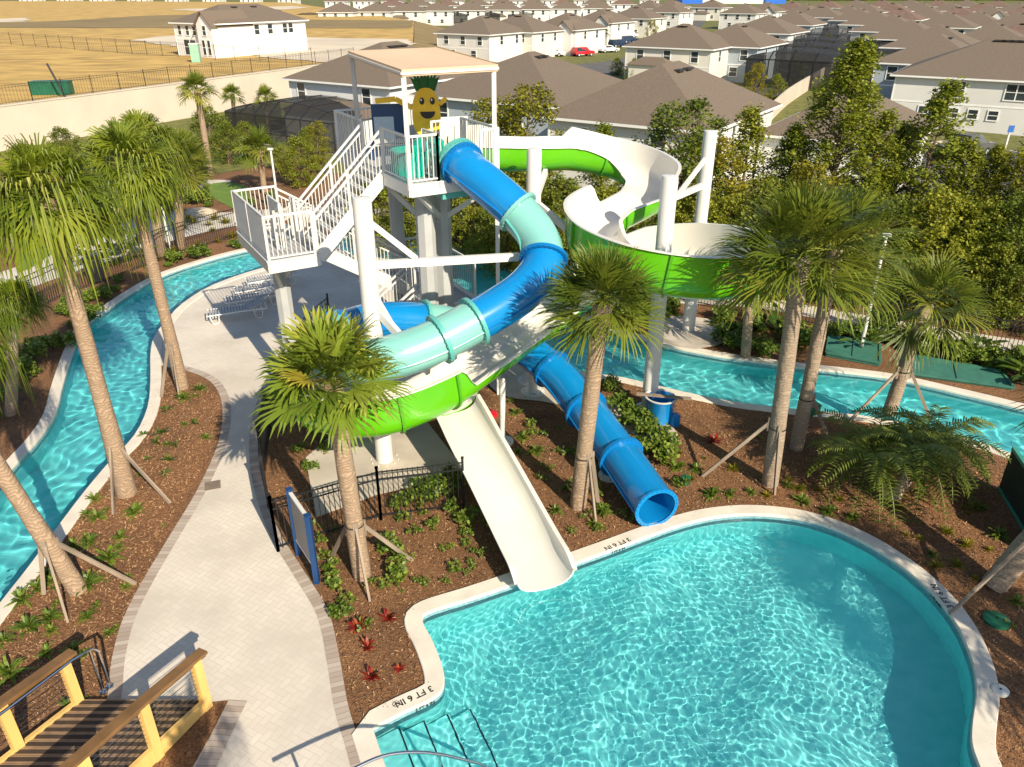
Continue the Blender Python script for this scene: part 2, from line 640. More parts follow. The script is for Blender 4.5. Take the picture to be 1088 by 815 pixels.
def terrain_z(x, y):
    yb = 33 + 19 * sstep((-x - 1) / 8)
    return HZ * sstep((y - yb) / 9)


def build_ground():
    pts, edges = [], []

    def loop(poly):
        n0 = len(pts)
        pts.extend(Vector(p) for p in poly)
        edges.extend((n0 + i, n0 + (i + 1) % len(poly)) for i in range(len(poly)))
    loop(pool)
    loop(river)
    for yy in np.arange(-6, 66, 2.0):
        for xx in np.arange(-54, 60, 3.0):
            pts.append(Vector((float(xx), float(yy))))
    for yy in (-40, 90, 150, 300, 700, 2900):
        for xx in (-2500, -600, -200, -70, 0, 70, 200, 600, 2500):
            pts.append(Vector((float(xx), float(yy))))
    vs, es, fs, *_ = delaunay_2d_cdt(pts, edges, [], 0, 1e-4)
    cx = np.array([sum(vs[i].x for i in f) / 3 for f in fs])
    cy = np.array([sum(vs[i].y for i in f) / 3 for f in fs])
    hole = inside_np(pool, cx, cy) | inside_np(river, cx, cy)
    mb = MB()
    mb.v = [(p.x, p.y, terrain_z(p.x, p.y)) for p in vs]
    for f, h in zip(fs, hole):
        if h:
            continue
        if (vs[f[1]] - vs[f[0]]).cross(vs[f[2]] - vs[f[0]]) < 0:
            f = f[::-1]
        mb.f.append(tuple(f))
        c = sum(mb.v[i][2] for i in f) / 3
        far = sum(mb.v[i][1] for i in f) / 3 > 66
        mb.m.append(1 if (c < -1.2 or far) else 0)
    return tag(mb.build('ground', ['mulch', LAWN], None, True), kind='structure')


build_ground()


def basin(name, poly, depth, mat, floor_poly=None):
    mb = MB()
    ccw = poly if area(poly) > 0 else poly[::-1]
    mb.sheet(ccw, -depth)
    n = len(ccw)
    for i in range(n):
        a, b = ccw[i], ccw[(i + 1) % n]
        mb.add([(a[0], a[1], -depth), (b[0], b[1], -depth), (b[0], b[1], .0), (a[0], a[1], .0)], [(3, 2, 1, 0)])
    o = mb.build(name, mat)
    o.cycles.is_caustics_receiver = True
    return tag(o, kind='structure')


basin('pool_basin', pool, 1.0, 'pool_plaster')
basin('river_basin', river, 1.0, 'river_plaster')


def wave_field(X, Y, amp, seed, lens, flow=1.0):
    r = random.Random(seed)
    Z = np.zeros_like(X)
    wx = X + .22 * np.sin(.9 * Y + 1.3) + .13 * np.sin(2.1 * Y + .7 * X) + .05 * np.sin(5.3 * Y + 3 * X)
    wy = Y + .22 * np.sin(1.1 * X + .4) + .13 * np.sin(1.9 * X - .8 * Y + 2) + .05 * np.sin(4.7 * X - 2 * Y)
    n = 18
    for i in range(n):
        a = 2 * math.pi * i / n + r.uniform(-.2, .2)
        l = r.choice(lens)
        Z += l * amp * np.sin((wx * math.cos(a) + wy * math.sin(a)) * 2 * math.pi / l + r.uniform(0, 6.28) + .8 * np.sin(.5 * wx + a * 3) + .6 * np.sin(.6 * wy - a * 2))
    return Z / 4.2


def water(name, poly, cell, level, amp, seed, lens, ymax=None):
    xs = [p[0] for p in poly]
    ys = [p[1] for p in poly]
    x0, x1, y0, y1 = min(xs) - .3, max(xs) + .3, min(ys) - .3, max(ys) + .3
    nx, ny = int((x1 - x0) / cell) + 2, int((y1 - y0) / cell) + 2
    X, Y = np.meshgrid(x0 + cell * np.arange(nx), y0 + cell * np.arange(ny))
    ins = inside_np(poly, X, Y)
    grow = ins.copy()
    for _ in range(max(1, int(.1 / cell))):
        g = grow.copy()
        g[1:] |= grow[:-1]
        g[:-1] |= grow[1:]
        g[:, 1:] |= grow[:, :-1]
        g[:, :-1] |= grow[:, 1:]
        grow = g
    Z = level + wave_field(X, Y, amp, seed, lens)
    q = grow[:-1, :-1] & grow[1:, :-1] & grow[:-1, 1:] & grow[1:, 1:]
    jj, ii = np.nonzero(q)
    idx = np.full(X.shape, -1)
    used = np.zeros(X.shape, bool)
    for dj, di in ((0, 0), (0, 1), (1, 1), (1, 0)):
        used[jj + dj, ii + di] = True
    idx[used] = np.arange(used.sum())
    co = np.stack([X[used], Y[used], Z[used]], 1)
    faces = np.stack([idx[jj, ii], idx[jj, ii + 1], idx[jj + 1, ii + 1], idx[jj + 1, ii]], 1)
    me = bpy.data.meshes.new(name)
    me.from_pydata(co.tolist(), [], faces.tolist())
    me.materials.append(MATS['water'])
    me.polygons.foreach_set('use_smooth', [True] * len(me.polygons))
    o = bpy.data.objects.new(name, me)
    COL.objects.link(o)
    o.cycles.is_caustics_caster = True
    return tag(o, kind='structure')


water('pool_water', pool, .022, -.09, .0082, 3, [.10, .12, .145, .18, .23, .34])
water('river_water', river, .06, -.09, .0130, 9, [.26, .32, .40, .52, .75])


def coping(name, line, width, mat, closed=False, z0=-.03, z1=.035):
    """raised edge stone: inner line at the water, outer line width away on its left; a small overhang over the water"""
    inn = offset_line(line, -.004, closed)
    out = offset_line(line, width, closed)
    mb = MB()
    n = len(line)
    prof = [(inn, z0), (inn, z1 - .012), (offset_line(line, .008, closed), z1), (offset_line(line, width - .012, closed), z1), (out, z1 - .012), (out, z0)]
    for k in range(len(prof)):
        mb.v += [(p[0], p[1], prof[k][1]) for p in prof[k][0]]
    for k in range(len(prof) - 1):
        for i in range(n if closed else n - 1):
            j = (i + 1) % n
            mb.f.append((k * n + i, k * n + j, (k + 1) * n + j, (k + 1) * n + i))
            mb.m.append(0)
    o = mb.build(name, mat)
    return tag(o, kind='structure')


pl = pool if area(pool) < 0 else pool[::-1]       # clockwise: the left side is outside
coping('pool_coping', pl, .32, COPE, True)
coping('river_coping', outb[::1], .30, COPE)
coping('river_coping', innb[::1], .30, COPE)

def tile_band(name, line, closed):
    mb = MB()
    q = offset_line(line, -.005, closed)
    n = len(q)
    for i in range(n if closed else n - 1):
        a, b = q[i], q[(i + 1) % n]
        mb.add([(a[0], a[1], -.24), (b[0], b[1], -.24), (b[0], b[1], -.031), (a[0], a[1], -.031)], [(0, 1, 2, 3)])
    tag(mb.build(name, pm('waterline_tile', (.20, .36, .40), .3, .2, 14)), kind='structure')


tile_band('waterline_tile', pl, True)
tile_band('waterline_tile', outb, False)
tile_band('waterline_tile', innb, False)

# dark tile line on the steps in the near corner of the pool
steps = MB()
tl = MB()
cA, cB = G(396, 775), G(428, 870)
ex = (G(458, 744) - G(396, 775)).normalized()
ey = (cB - cA).normalized()
for k in range(4):
    a = cA + ex * .02 + ey * .04
    zt = -.25 - .20 * k
    wd = .42 * (k + 1)
    q = [a, a + ex * wd, a + ex * wd + ey * 2.6, a + ey * 2.6]
    q2 = [(p.x, p.y) for p in q]
    steps.prism(q2, -.998, zt) if k == 3 else steps.prism([(p.x, p.y) for p in (a + ex * (wd - .42), a + ex * wd, a + ex * wd + ey * 2.6, a + ex * (wd - .42) + ey * 2.6)], -.998, zt)
    e0, e1 = a + ex * (wd - .03), a + ex * (wd - .03) + ey * 2.6
    tl.bar((e0.x, e0.y, zt + .004), (e1.x, e1.y, zt + .004), .026, .008)
steps.v, steps.f, steps.m = [], [], []
for k in range(4):
    a = cA + ex * .02 + ey * .04
    zt = -.25 - .20 * k
    q = (a + ex * .42 * k, a + ex * .42 * (k + 1), a + ex * .42 * (k + 1) + ey * 2.6, a + ex * .42 * k + ey * 2.6)
    steps.prism([(p.x, p.y) for p in q], -.998, zt)
st = tag(steps.build('pool_steps', 'pool_plaster'), kind='structure')
st.cycles.is_caustics_receiver = True
tag(tl.build('step_edge_tile', pm('grey_blue_tile', (.04, .09, .11), .5, .1, 3), st))

# ------------------------------------------------------------------ paved walk, borders and other sheets
PATH_L = [(166, 356), (163, 377), (170, 388), (198, 394), (224, 406), (236, 430), (232, 470), (210, 520), (180, 570), (150, 620), (130, 660), (119, 700), (115, 735), (110, 765)]
PATH_R = [(478, 306), (440, 318), (392, 345), (330, 372), (290, 410), (276, 450), (275, 490), (284, 530), (300, 570), (325, 610), (349, 650), (361, 700), (370, 750), (384, 795), (392, 830), (400, 880)]
pL = [tuple(p[:2]) for p in catmull([G(u, v) for u, v in PATH_L], 4)]
pR = [tuple(p[:2]) for p in catmull([G(u, v) for u, v in PATH_R], 4)]
bank = [tuple(G(u, v)[:2]) for u, v in [(177, 343), (194, 325), (227, 305), (280, 287), (330, 278), (390, 275), (440, 284), (462, 292)]]
path = pL[::-1] + bank + pR + gpoly([(392, 980), (140, 980), (190, 850), (205, 815), (225, 780), (243, 744), (170, 752)])
tag(MB().sheet(path, .006).build('paved_walk', 'pavers'), kind='structure')


def band(name, line, width, z, mat='band'):
    out = offset_line(line, width)
    mb = MB()
    n = len(line)
    mb.v = [(p[0], p[1], z) for p in line] + [(p[0], p[1], z) for p in out]
    acc = [0]
    for i in range(n - 1):
        acc.append(acc[-1] + math.dist(line[i], line[i + 1]))
    mb.f = [(i, i + 1, n + i + 1, n + i) if width > 0 else (i, n + i, n + i + 1, i + 1) for i in range(n - 1)]
    mb.m = [0] * len(mb.f)
    o = mb.build(name, mat)
    uv = o.data.uv_layers.new(name='UVMap')
    for p in o.data.polygons:
        for li in p.loop_indices:
            vi = o.data.loops[li].vertex_index
            uv.data[li].uv = (acc[vi % n], 0 if vi < n else 1)
    return tag(o, kind='structure')


band('brick_border', pL[10:], .21, .012)
band('brick_border', pR[12:], -.21, .012)
band('brick_border', gpoly([(243, 744), (225, 780), (208, 815), (195, 850)]), .30, .013)
mb = MB()
c = G(226, 516)
mb.box((c.x, c.y, .011), (.34, .34, .008), R(20))
tag(mb.build('drain_cover', pm('bronze_cover', (.20, .15, .11), .6, .15, 8)), kind='structure')


def flat(name, px, z, mat, lvl=0.0, smooth_=True):
    p = [G(u, v, lvl) for u, v in px]
    poly = [tuple(q[:2]) for q in (catmull(p, 3, True) if smooth_ else p)]
    mb = MB()
    mb.sheet(poly, lvl + z)
    return tag(mb.build(name, mat), kind='structure')


flat('concrete_slab', [(325, 488), (336, 552), (400, 528), (497, 505), (440, 432), (380, 440)], .05, CONC, 0, False)
flat('concrete_slab', [(697, 338), (752, 340), (786, 356), (741, 372), (692, 358)], .05, CONC)
flat('concrete_slab', [(520, 392), (560, 388), (650, 425), (700, 440), (722, 470), (690, 470), (600, 432), (530, 420)], .03, CONC)
flat('golf_path', [(-40, 330), (60, 296), (110, 280), (190, 254), (262, 238), (330, 231), (400, 233), (460, 232), (460, 224), (330, 220), (240, 226), (150, 226), (80, 262), (-40, 305)], .012, PALE)
flat('golf_path', [(196, 199), (212, 192), (245, 192), (236, 197), (215, 204)], .014, PALE)
flat('garden_path', [(640, 320), (700, 322), (800, 327), (900, 345), (1027, 367), (1130, 382), (1130, 370), (1027, 353), (900, 332), (800, 315), (700, 309), (620, 300)], .012, PALE)
flat('putting_green', [(20, 290), (70, 262), (118, 250), (140, 228), (200, 214), (205, 200), (150, 198), (90, 215), (40, 240)], .016, TURF)
flat('putting_green', [(214, 201), (236, 194), (262, 199), (262, 223), (246, 221)], .018, TURF)
flat('lawn_strip', [(150, 186), (300, 158), (420, 186), (420, 196), (300, 176), (200, 190)], .02, LAWN)

# shredded bark pieces lying on the beds
def chips():
    isl = [(236, 430), (283, 440), (300, 400), (460, 330), (560, 385), (726, 420), (1088, 490), (1088, 815), (1050, 815), (1045, 700), (960, 590), (800, 535), (690, 560), (545, 612), (430, 655), (462, 735), (385, 780), (350, 650), (290, 540), (272, 470)]
    lft = [(160, 400), (185, 395), (235, 420), (230, 470), (180, 560), (120, 690), (110, 760), (-20, 800), (-10, 660), (100, 530), (150, 460)]
    polys = [gpoly(isl), gpoly(lft)]
    r = random.Random(4)
    mb = MB()
    mp = inside_np
    for poly, n in ((polys[0], 26000), (polys[1], 9000)):
        xs, ys = [p[0] for p in poly], [p[1] for p in poly]
        X = np.array([r.uniform(min(xs), max(xs)) for _ in range(n * 2)])
        Y = np.array([r.uniform(min(ys), max(ys)) for _ in range(n * 2)])
        ok = inside_np(poly, X, Y) & ~inside_np(pl, X, Y) & ~inside_np(river, X, Y) & ~inside_np(path, X, Y)
        for x, y in list(zip(X[ok], Y[ok]))[:n]:
            a = r.uniform(0, 3.14)
            l, wd = r.uniform(.015, .05), r.uniform(.006, .014)
            t = r.uniform(-.02, .02)
            z = .008 + abs(t)
            ca, sa = math.cos(a), math.sin(a)
            mb.add([(x - ca * l, y - sa * l, z - t), (x + sa * wd, y - ca * wd, z + .006), (x + ca * l, y + sa * l, z + t), (x - sa * wd, y + ca * wd, z + .006)], [(0, 1, 2, 3)])
    return tag(mb.build('bark_chips', leaf_mat('bark_chip', (.10, .045, .022), (.28, .15, .075), (.50, .32, .19), rough=.9, trans=0)), 'shredded brown bark chips covering the planting beds', 'mulch', None, 'stuff')


chips()


# ------------------------------------------------------------------ depth markers on the pool edge
def text_mesh(name, s, size, mat, loc, rz, parent, tilt=0.0):
    cu = bpy.data.curves.new(name, 'FONT')
    cu.body = s
    cu.size = size
    cu.align_x = 'CENTER'
    cu.align_y = 'CENTER'
    cu.extrude = .0015
    cu.offset = size * .013
    ob = bpy.data.objects.new(name, cu)
    COL.objects.link(ob)
    bpy.context.view_layer.update()
    me = bpy.data.meshes.new_from_object(ob.evaluated_get(bpy.context.evaluated_depsgraph_get()))
    bpy.data.objects.remove(ob)
    me.materials.clear()
    me.materials.append(mat)
    o = bpy.data.objects.new(name, me)
    COL.objects.link(o)
    o.parent = parent
    o.location = Vector(loc) - wloc(parent)
    o.rotation_euler = (tilt, 0, rz)
    return o


cop = bpy.data.objects['pool_coping']


def marker(u, v, du, dv, size=.165, face=1):
    """writing runs along the picture direction (du,dv) on the stone"""
    p = G(u, v, .036)
    q = G(u + du, v + dv, .036)
    a = math.atan2(q.y - p.y, q.x - p.x)
    text_mesh('depth_lettering', '3 FT 6 IN', size, BLACKP, (p.x, p.y, .0375), a, cop)
    return p, a


marker(440, 740, -30, 14)
marker(656, 578, -30, 12, .16)
marker(1001, 633, -14, -18, .16)
for (u, v) in ((421, 748),):
    p = G(u, v, .036)
    ring = MB()
    pr = [(p.x + .055 * math.cos(a), p.y + .055 * math.sin(a), .0378) for a in np.linspace(0, 6.283, 25)]
    ring.tube(pr, .005, 4, False)
    ring.bar((p.x - .04, p.y - .04, .0378), (p.x + .04, p.y + .04, .0378), .01, .003)
    ring.build('no_diving_symbol', BLACKP, cop)
# the same depth on the wall under the edge
for (u, v, du, dv) in ((452, 750, 30, -15), (658, 585, 30, -12), (990, 638, 14, 18)):
    p = G(u, v, -.03)
    q = G(u + du, v + dv, -.03)
    d = Vector((q.x - p.x, q.y - p.y, 0)).normalized()
    best = (1e9, None)
    for i in range(len(pl)):
        a, b = Vector((*pl[i], 0)), Vector((*pl[(i + 1) % len(pl)], 0))
        t = max(0, min(1, (Vector((p.x, p.y, 0)) - a).dot(b - a) / max(1e-9, (b - a).length_squared)))
        c = a + (b - a) * t
        dd = (c - Vector((p.x, p.y, 0))).length
        if dd < best[0]:
            e = (b - a).normalized()
            best = (dd, c, e if e.dot(d) > 0 else -e)
    c, e = best[1], best[2]
    nrm = Vector((e.y, -e.x, 0))
    c = c + nrm * .012
    text_mesh('wall_lettering', '3 FT 6 IN', .085, BLACKP, (c.x, c.y, -.05), math.atan2(e.y, e.x), cop, R(90))
#SECTION_TOWER
# ------------------------------------------------------------------ water slides
def frames(path):
    P = [Vector(p[:3]) for p in path]
    out = []
    for i in range(len(P)):
        t = (P[min(i + 1, len(P) - 1)] - P[max(i - 1, 0)]).normalized()
        left = Vector((-t.y, t.x, 0)).normalized()
        up = t.cross(left)
        if up.z < 0:
            up = -up
        out.append((P[i], t, left, up))
    return out


def trough(path, w_=.63, b=.42, thick=.035, flip=False):
    """open flume along (x,y,z,hLeft,hRight) samples; returns lining, shell MBs"""
    fr = frames(path)
    lin, she = MB(), MB()
    nb = 12
    rows_i, rows_o = [], []
    for (p, t, l, u), s in zip(fr, path):
        hl, hr = s[3], s[4]
        prof = [(w_ + .09, hl), (w_ + .085, hl + .02), (w_, hl + .02), (w_, hl)]
        if hl > b:
            prof += [(w_, b + (hl - b) * .5)]
        else:
            prof += [(w_, (b + hl) / 2)]
        for k in range(nb + 1):
            a = math.pi * k / nb
            prof.append((w_ * math.copysign(abs(math.cos(a)) ** .8, math.cos(a)), b - b * math.sin(a) ** .9 if 0 < k < nb else b))
        prof += [(-w_, (b + hr) / 2), (-w_, hr), (-w_, hr + .02), (-w_ - .085, hr + .02), (-w_ - .09, hr)]
        rows_i.append([p + l * x + u * z for x, z in prof])
        po = [(w_ + .085, hl - .004), (w_ + thick, hl - .006), (w_ + thick, (b + hl) / 2)]
        for k in range(nb + 1):
            a = math.pi * k / nb
            po.append(((w_ + thick) * math.copysign(abs(math.cos(a)) ** .8, math.cos(a)), b - (b + thick) * math.sin(a) ** .9 if 0 < k < nb else b))
        po += [(-w_ - thick, (b + hr) / 2), (-w_ - thick, hr - .006), (-w_ - .085, hr - .004)]
        rows_o.append([p + l * x + u * z for x, z in po])
    for mb, rows, rev in ((lin, rows_i, False), (she, rows_o, True)):
        m = len(rows[0])
        for r_ in rows:
            mb.v += [tuple(q) for q in r_]
        for i in range(len(rows) - 1):
            for k in range(m - 1):
                f = (i * m + k, (i + 1) * m + k, (i + 1) * m + k + 1, i * m + k + 1)
                mb.f.append(f if not rev else f[::-1])
                mb.m.append(0)
        for i in (0, len(rows) - 1):                     # end lips
            pass
    # close the two ends between lining and shell
    for end in (0, -1):
        ri, ro = rows_i[end], rows_o[end]
        a = ri[3:-3]
        c = ro[1:-1]
        n = min(len(a), len(c))
        base = len(she.v)
        aa = [a[round(k * (len(a) - 1) / (n - 1))] for k in range(n)]
        cc = [c[round(k * (len(c) - 1) / (n - 1))] for k in range(n)]
        she.v += [tuple(q) for q in aa] + [tuple(q) for q in cc]
        for k in range(n - 1):
            she.f.append((base + k, base + k + 1, base + n + k + 1, base + n + k))
            she.m.append(0)
    return lin, she


def trough_flange(s, fr, w_=.63, b=.42, thick=.035, t_=.03, out=.085):
    """raised joint round the outside of the shell at one sample"""
    (p, t, l, u) = fr
    hl, hr = s[3], s[4]
    def ring(ex):
        po = [(w_ + ex, hl - .01), (w_ + ex, (b + hl) / 2)]
        for k in range(13):
            a = math.pi * k / 12
            po.append(((w_ + ex) * math.copysign(abs(math.cos(a)) ** .8, math.cos(a)), b - (b + ex) * math.sin(a) ** .9 if 0 < k < 12 else b))
        po += [(-w_ - ex, (b + hr) / 2), (-w_ - ex, hr - .01)]
        return po
    mb = MB()
    A, B = ring(thick - .003), ring(out)
    n = len(A)
    for off in (-t_, t_):
        mb.v += [tuple(p + t * off + l * x + u * z) for x, z in A]
        mb.v += [tuple(p + t * off + l * x + u * z) for x, z in B]
    for k in range(n - 1):
        mb.f += [(n + k, n + k + 1, 3 * n + k + 1, 3 * n + k), (k, k + 1, n + k + 1, n + k)[::-1], (2 * n + k, 2 * n + k + 1, 3 * n + k + 1, 3 * n + k)]
        mb.m += [0] * 3
    return mb


# platform frame: u runs up the stairs, v runs away to the left
TU, TV = Vector((.858, .513, 0)), Vector((-.513, .858, 0))
TP = Vector((-4.70, 17.85, 0))
ZL, ZP = 4.28, 6.0


def T(a, b, z=0.0):
    p = TP + TU * a + TV * b
    return Vector((p.x, p.y, z))


C1 = G(409, 490)
C2 = G(689, 436)
cx2, cy2, R2 = C2.x + .12, C2.y, 1.82


def hel(cx, cy, r_, a, z, hl, hr):
    return (cx + r_ * math.cos(R(a)), cy + r_ * math.sin(R(a)), z, hl, hr)


GREEN_PTS = [      # x, y, z of the bed, heights of left and right wall; a pair of keys between points makes a step at a joint
    (*T(4.2, 1.0)[:2], 5.72, .72, .66), (.45, 21.3, 5.60, .72, .66), (1.55, 21.88, 5.50, .74, .62, (.0, .74, .64), (.15, 1.02, .62)), (2.65, 22.1, 5.28, .92, .48), (3.4, 21.75, 5.08, .9, .42), (3.75, 20.98, 4.92, .9, .42),
    (3.55, 20.2, 4.80, .85, .42, (.05, .82, .42), (.3, .48, .42)), (3.05, 19.55, 4.71, .55, .42, (.45, .58, .42), (.62, .60, .98)), (2.3, 18.85, 4.54, .60, 1.0),
    hel(cx2, cy2, R2, 172, 4.38, .60, 1.05), hel(cx2, cy2, R2, 205, 4.24, .50, 1.05), hel(cx2, cy2, R2, 240, 4.10, .40, 1.05),
    hel(cx2, cy2, R2, 275, 3.96, .40, 1.05), hel(cx2, cy2, R2, 310, 3.82, .40, 1.05), hel(cx2, cy2, R2, 345, 3.68, .40, 1.05), hel(cx2, cy2, R2, 380, 3.55, .40, 1.05),
    hel(cx2, cy2, R2, 415, 3.40, .40, 1.05), hel(cx2, cy2, R2, 450, 3.24, .40, 1.0), (2.65, 19.45, 3.02, .40, .7),
    (1.75, 18.5, 2.80, .42, .5), (.85, 17.5, 2.58, .42, .45), (-.05, 16.45, 2.34, .42, .45), (-.9, 15.45, 2.13, .45, .45, (.45, .45, .45), (.62, .98, .42)),
    (-1.75, 14.5, 1.94, 1.0, .42), (-2.65, 13.95, 1.82, 1.0, .42), (-3.5, 14.05, 1.74, 1.0, .42), (-4.1, 14.65, 1.66, 1.0, .42), (-4.3, 15.5, 1.58, 1.0, .42), (-4.05, 16.3, 1.50, 1.0, .42),
    (-3.4, 16.85, 1.43, .9, .42), (-2.6, 16.9, 1.36, .7, .42), (-1.9, 16.45, 1.27, .5, .42), (-1.35, 15.75, 1.15, .42, .42)]
NS = 12
gp = catmull([q_[:3] for q_ in GREEN_PTS], NS)
kx, kl, kr = [], [], []
for k_, q_ in enumerate(GREEN_PTS):
    kx.append(k_)
    kl.append(q_[3])
    kr.append(q_[4])
    for f_, a_, b_ in q_[5:]:
        kx.append(k_ + f_ + .001)
        kl.append(a_)
        kr.append(b_)
gp = [(*q_, float(max(.38, np.interp(i_ / NS, kx, kl))), float(max(.38, np.interp(i_ / NS, kx, kr)))) for i_, q_ in enumerate(gp)]
# the surface of the step where the wall becomes high is short, as built from separate sections
gs = thing('open_water_slide', 'open green and white flume slide winding from the tower round two columns to the pool', 'water slide', (0, 0, 0))
lin, she = trough(gp)
lin.build('lining', WHITE2, gs, True)
she.build('shell', GREEN, gs, True)
gfr = frames(gp)
for i in [k_ for k_ in range(12, len(gp) - 5, 21) if abs(k_ - 272) > 9] + [273]:
    trough_flange(gp[i], gfr[i]).build('flange', GREEN2, gs)
# final white run down to the pool
RUN = [(-1.35, 15.75, 1.13, .40, .40), (-1.1, 15.2, 1.0, .38, .38), (-.8, 14.5, .82, .36, .36), (-.35, 13.5, .55, .34, .34), (.05, 12.55, .32, .34, .34), (.32, 11.85, .19, .36, .36), (.5, 11.35, .11, .4, .4), (.62, 11.0, .07, .3, .3)]
rp = catmull(RUN, 6)
lin, she = trough(rp, .53, .34)
ro = lin.build('runout_lining', WHITE2, gs, True)
she.build('runout_shell', WHITE2, gs, True)


def ring_tube(samples, r_, n=28, outer=True):
    mb = MB()
    fr = frames(samples)
    for (p, t, l, u) in fr:
        for q in range(n):
            a = 2 * math.pi * q / n
            mb.v.append(tuple(p + (l * math.cos(a) + u * math.sin(a)) * r_))
    for i in range(len(fr) - 1):
        for q in range(n):
            f = (i * n + q, i * n + (q + 1) % n, (i + 1) * n + (q + 1) % n, (i + 1) * n + q)
            mb.f.append(f[::-1])
            mb.m.append(0)
    return mb, fr


def flange_ring(fr, r0, r1, t_, n=28):
    p, t, l, u = fr
    mb = MB()
    for r_, o_ in ((r0, -t_), (r1, -t_), (r1, t_), (r0, t_)):
        for q in range(n):
            a = 2 * math.pi * q / n
            mb.v.append(tuple(p + t * o_ + (l * math.cos(a) + u * math.sin(a)) * r_))
    for k in range(3):
        for q in range(n):
            mb.f.append((k * n + q, k * n + (q + 1) % n, (k + 1) * n + (q + 1) % n, (k + 1) * n + q))
            mb.m.append(0)
    for q in range(n):
        a = 2 * math.pi * (q + .5) / n
        c = p + (l * math.cos(a) + u * math.sin(a)) * (r1 - .03)
        mb.bar(c - t * (t_ + .014), c + t * (t_ + .014), .024, .024)
    return mb


st0 = T(3.18, -1.4)
TUBE = [(st0.x, st0.y, 6.42), (st0.x + .3, st0.y - .4, 6.25), (-.3, 17.35, 5.85), (.25, 17.0, 5.42), (.62, 16.6, 5.0), (.66, 16.1, 4.62), (.3, 15.6, 4.27),
        (-.3, 15.15, 3.99), (-.95, 14.75, 3.76), (-1.65, 14.35, 3.54), (-2.4, 14.05, 3.38), (-3.1, 14.05, 3.27), (-3.75, 14.55, 3.17), (-4.02, 15.3, 3.08), (-3.95, 16.2, 2.98), (-3.55, 16.95, 2.89), (-2.95, 17.4, 2.79),
        (-2.2, 17.75, 2.62), (-1.4, 18.1, 2.35), (-.5, 18.3, 1.98), (.45, 18.05, 1.62), (1.15, 17.35, 1.32), (1.65, 16.4, 1.06), (2.1, 15.35, .84), (2.52, 14.3, .64), (2.80, 13.5, .52), (2.97, 12.95, .47)]
tp = catmull(TUBE, 8)
cuts = [0, 4, 22, 38, 62, 70, 92, 112, 136, 148, 166, 178, 190, len(tp) - 1]
cols = ['T', 'B', 'T', 'B', 'T', 'T', 'T', 'B', 'T', 'B', 'B', 'B', 'B']
ts = thing('enclosed_tube_slide', 'blue and aqua enclosed tube slide curling from the tower to the pool edge', 'water slide', (0, 0, 0))
RT = .45
for k in range(len(cuts) - 1):
    a, b_ = cuts[k], min(cuts[k + 1], len(tp) - 1)
    if b_ <= a:
        continue
    mb, fr = ring_tube(tp[max(0, a - 1):b_ + 2], RT)
    seg, _ = ring_tube(tp[a:b_ + 1], RT)
    mat = BLUE if cols[k] == 'B' else TEAL
    o = seg.build('tube_section', mat, ts, 'all')
    fr_all = frames(tp)
    flange_ring(fr_all[a], RT - .01, RT + .09, .04).build('joint_flange', (BLUE2 if cols[k] == 'B' else TEAL2) if k not in (2,) else TEAL, ts, True)
    # moulded side seam along the section
    for sgn in (1, -1):
        sm = MB()
        pts = []
        for (p, t, l, u) in fr_all[a:b_ + 1]:
            pts.append(p + l * (sgn * (RT + .012)) - u * .06)
        sm.tube(pts, .028, 6)
        sm.build('side_seam', BLUE2 if cols[k] == 'B' else TEAL2, o)
fr_all = frames(tp)
# inner wall and lip of the open mouth
inn_, fi = ring_tube(tp[-22:], RT - .04)
inn_.f = [f[::-1] for f in inn_.f]
inn_.build('mouth_lining', BLUE, ts, 'all')
flange_ring(fr_all[-1], RT - .045, RT + .035, .03).build('mouth_lip', BLUE, ts, True)
# box the tube starts from
bx = MB()
e = T(3.25, -1.2)
bx.box((e.x, e.y, 6.05), (1.05, .5, .95), math.atan2(TU.y, TU.x))
bx.build('entry_box', TEAL2, ts)


# ------------------------------------------------------------------ support columns
def column(name_label, base, h, r_, arms=(), lean=None, group='white steel slide supports', r_top=None):
    t = thing('slide_support', name_label, 'support column', (base.x, base.y, 0), group)
    mb = MB()
    mb.lathe((base.x, base.y, 0), [(r_, .03), (r_ * .98, h - .05), (r_ * .9, h), (.02, h + .02)], 24)
    mb.build('shaft', WHITE, t, True)
    fl_ = MB()
    fl_.lathe((base.x, base.y, 0), [(.02, .0), (r_ + .2, .0), (r_ + .2, .045), (r_, .05)], 24)
    for k in range(10):
        a = 2 * math.pi * k / 10
        fl_.lathe((base.x + (r_ + .12) * math.cos(a), base.y + (r_ + .12) * math.sin(a), .045), [(.016, 0), (.016, .035), (.002, .04)], 6)
    fl_.build('base_plate', WHITE, t)
    for kind, a, b in arms:
        m2 = MB()
        if kind == 'arm':
            m2.bar(a, b, .11, .17)
        else:
            m2.bar(a, b, .09, .12)
        m2.build(kind, WHITE, t)
    return t


z = lambda p, h: Vector((p.x, p.y, h))
column('thick white column left of the aqua tube with a long horizontal arm', C1, 6.25, .20, [
    ('arm', z(C1, 4.82) + Vector((.15, .1, 0)), Vector((.15, 16.75, 4.6))), ('brace', z(C1, 5.75) + Vector((.1, .05, 0)), Vector((-2.05, 15.85, 4.86))),
    ('brace', z(C1, 4.35), Vector((-2.25, 15.15, 2.95))), ('arm', z(C1, 3.85) + Vector((.1, 0, 0)), Vector((-1.95, 14.8, 3.0))),
    ('arm', z(C1, 3.0), Vector((-3.6, 16.9, 2.45)))])
column('white column standing inside the loop of the green slide beside the blue bin', C2, 6.15, .20, [
    ('arm', z(C2, 4.05), Vector((cx2 - 1.2, cy2 - .2, 4.1))), ('arm', z(C2, 3.4), Vector((cx2 + .2, cy2 - 1.2, 3.86)))])
C3 = G(731, 352)
ta = Vector((C2.x, C2.y, 5.75))
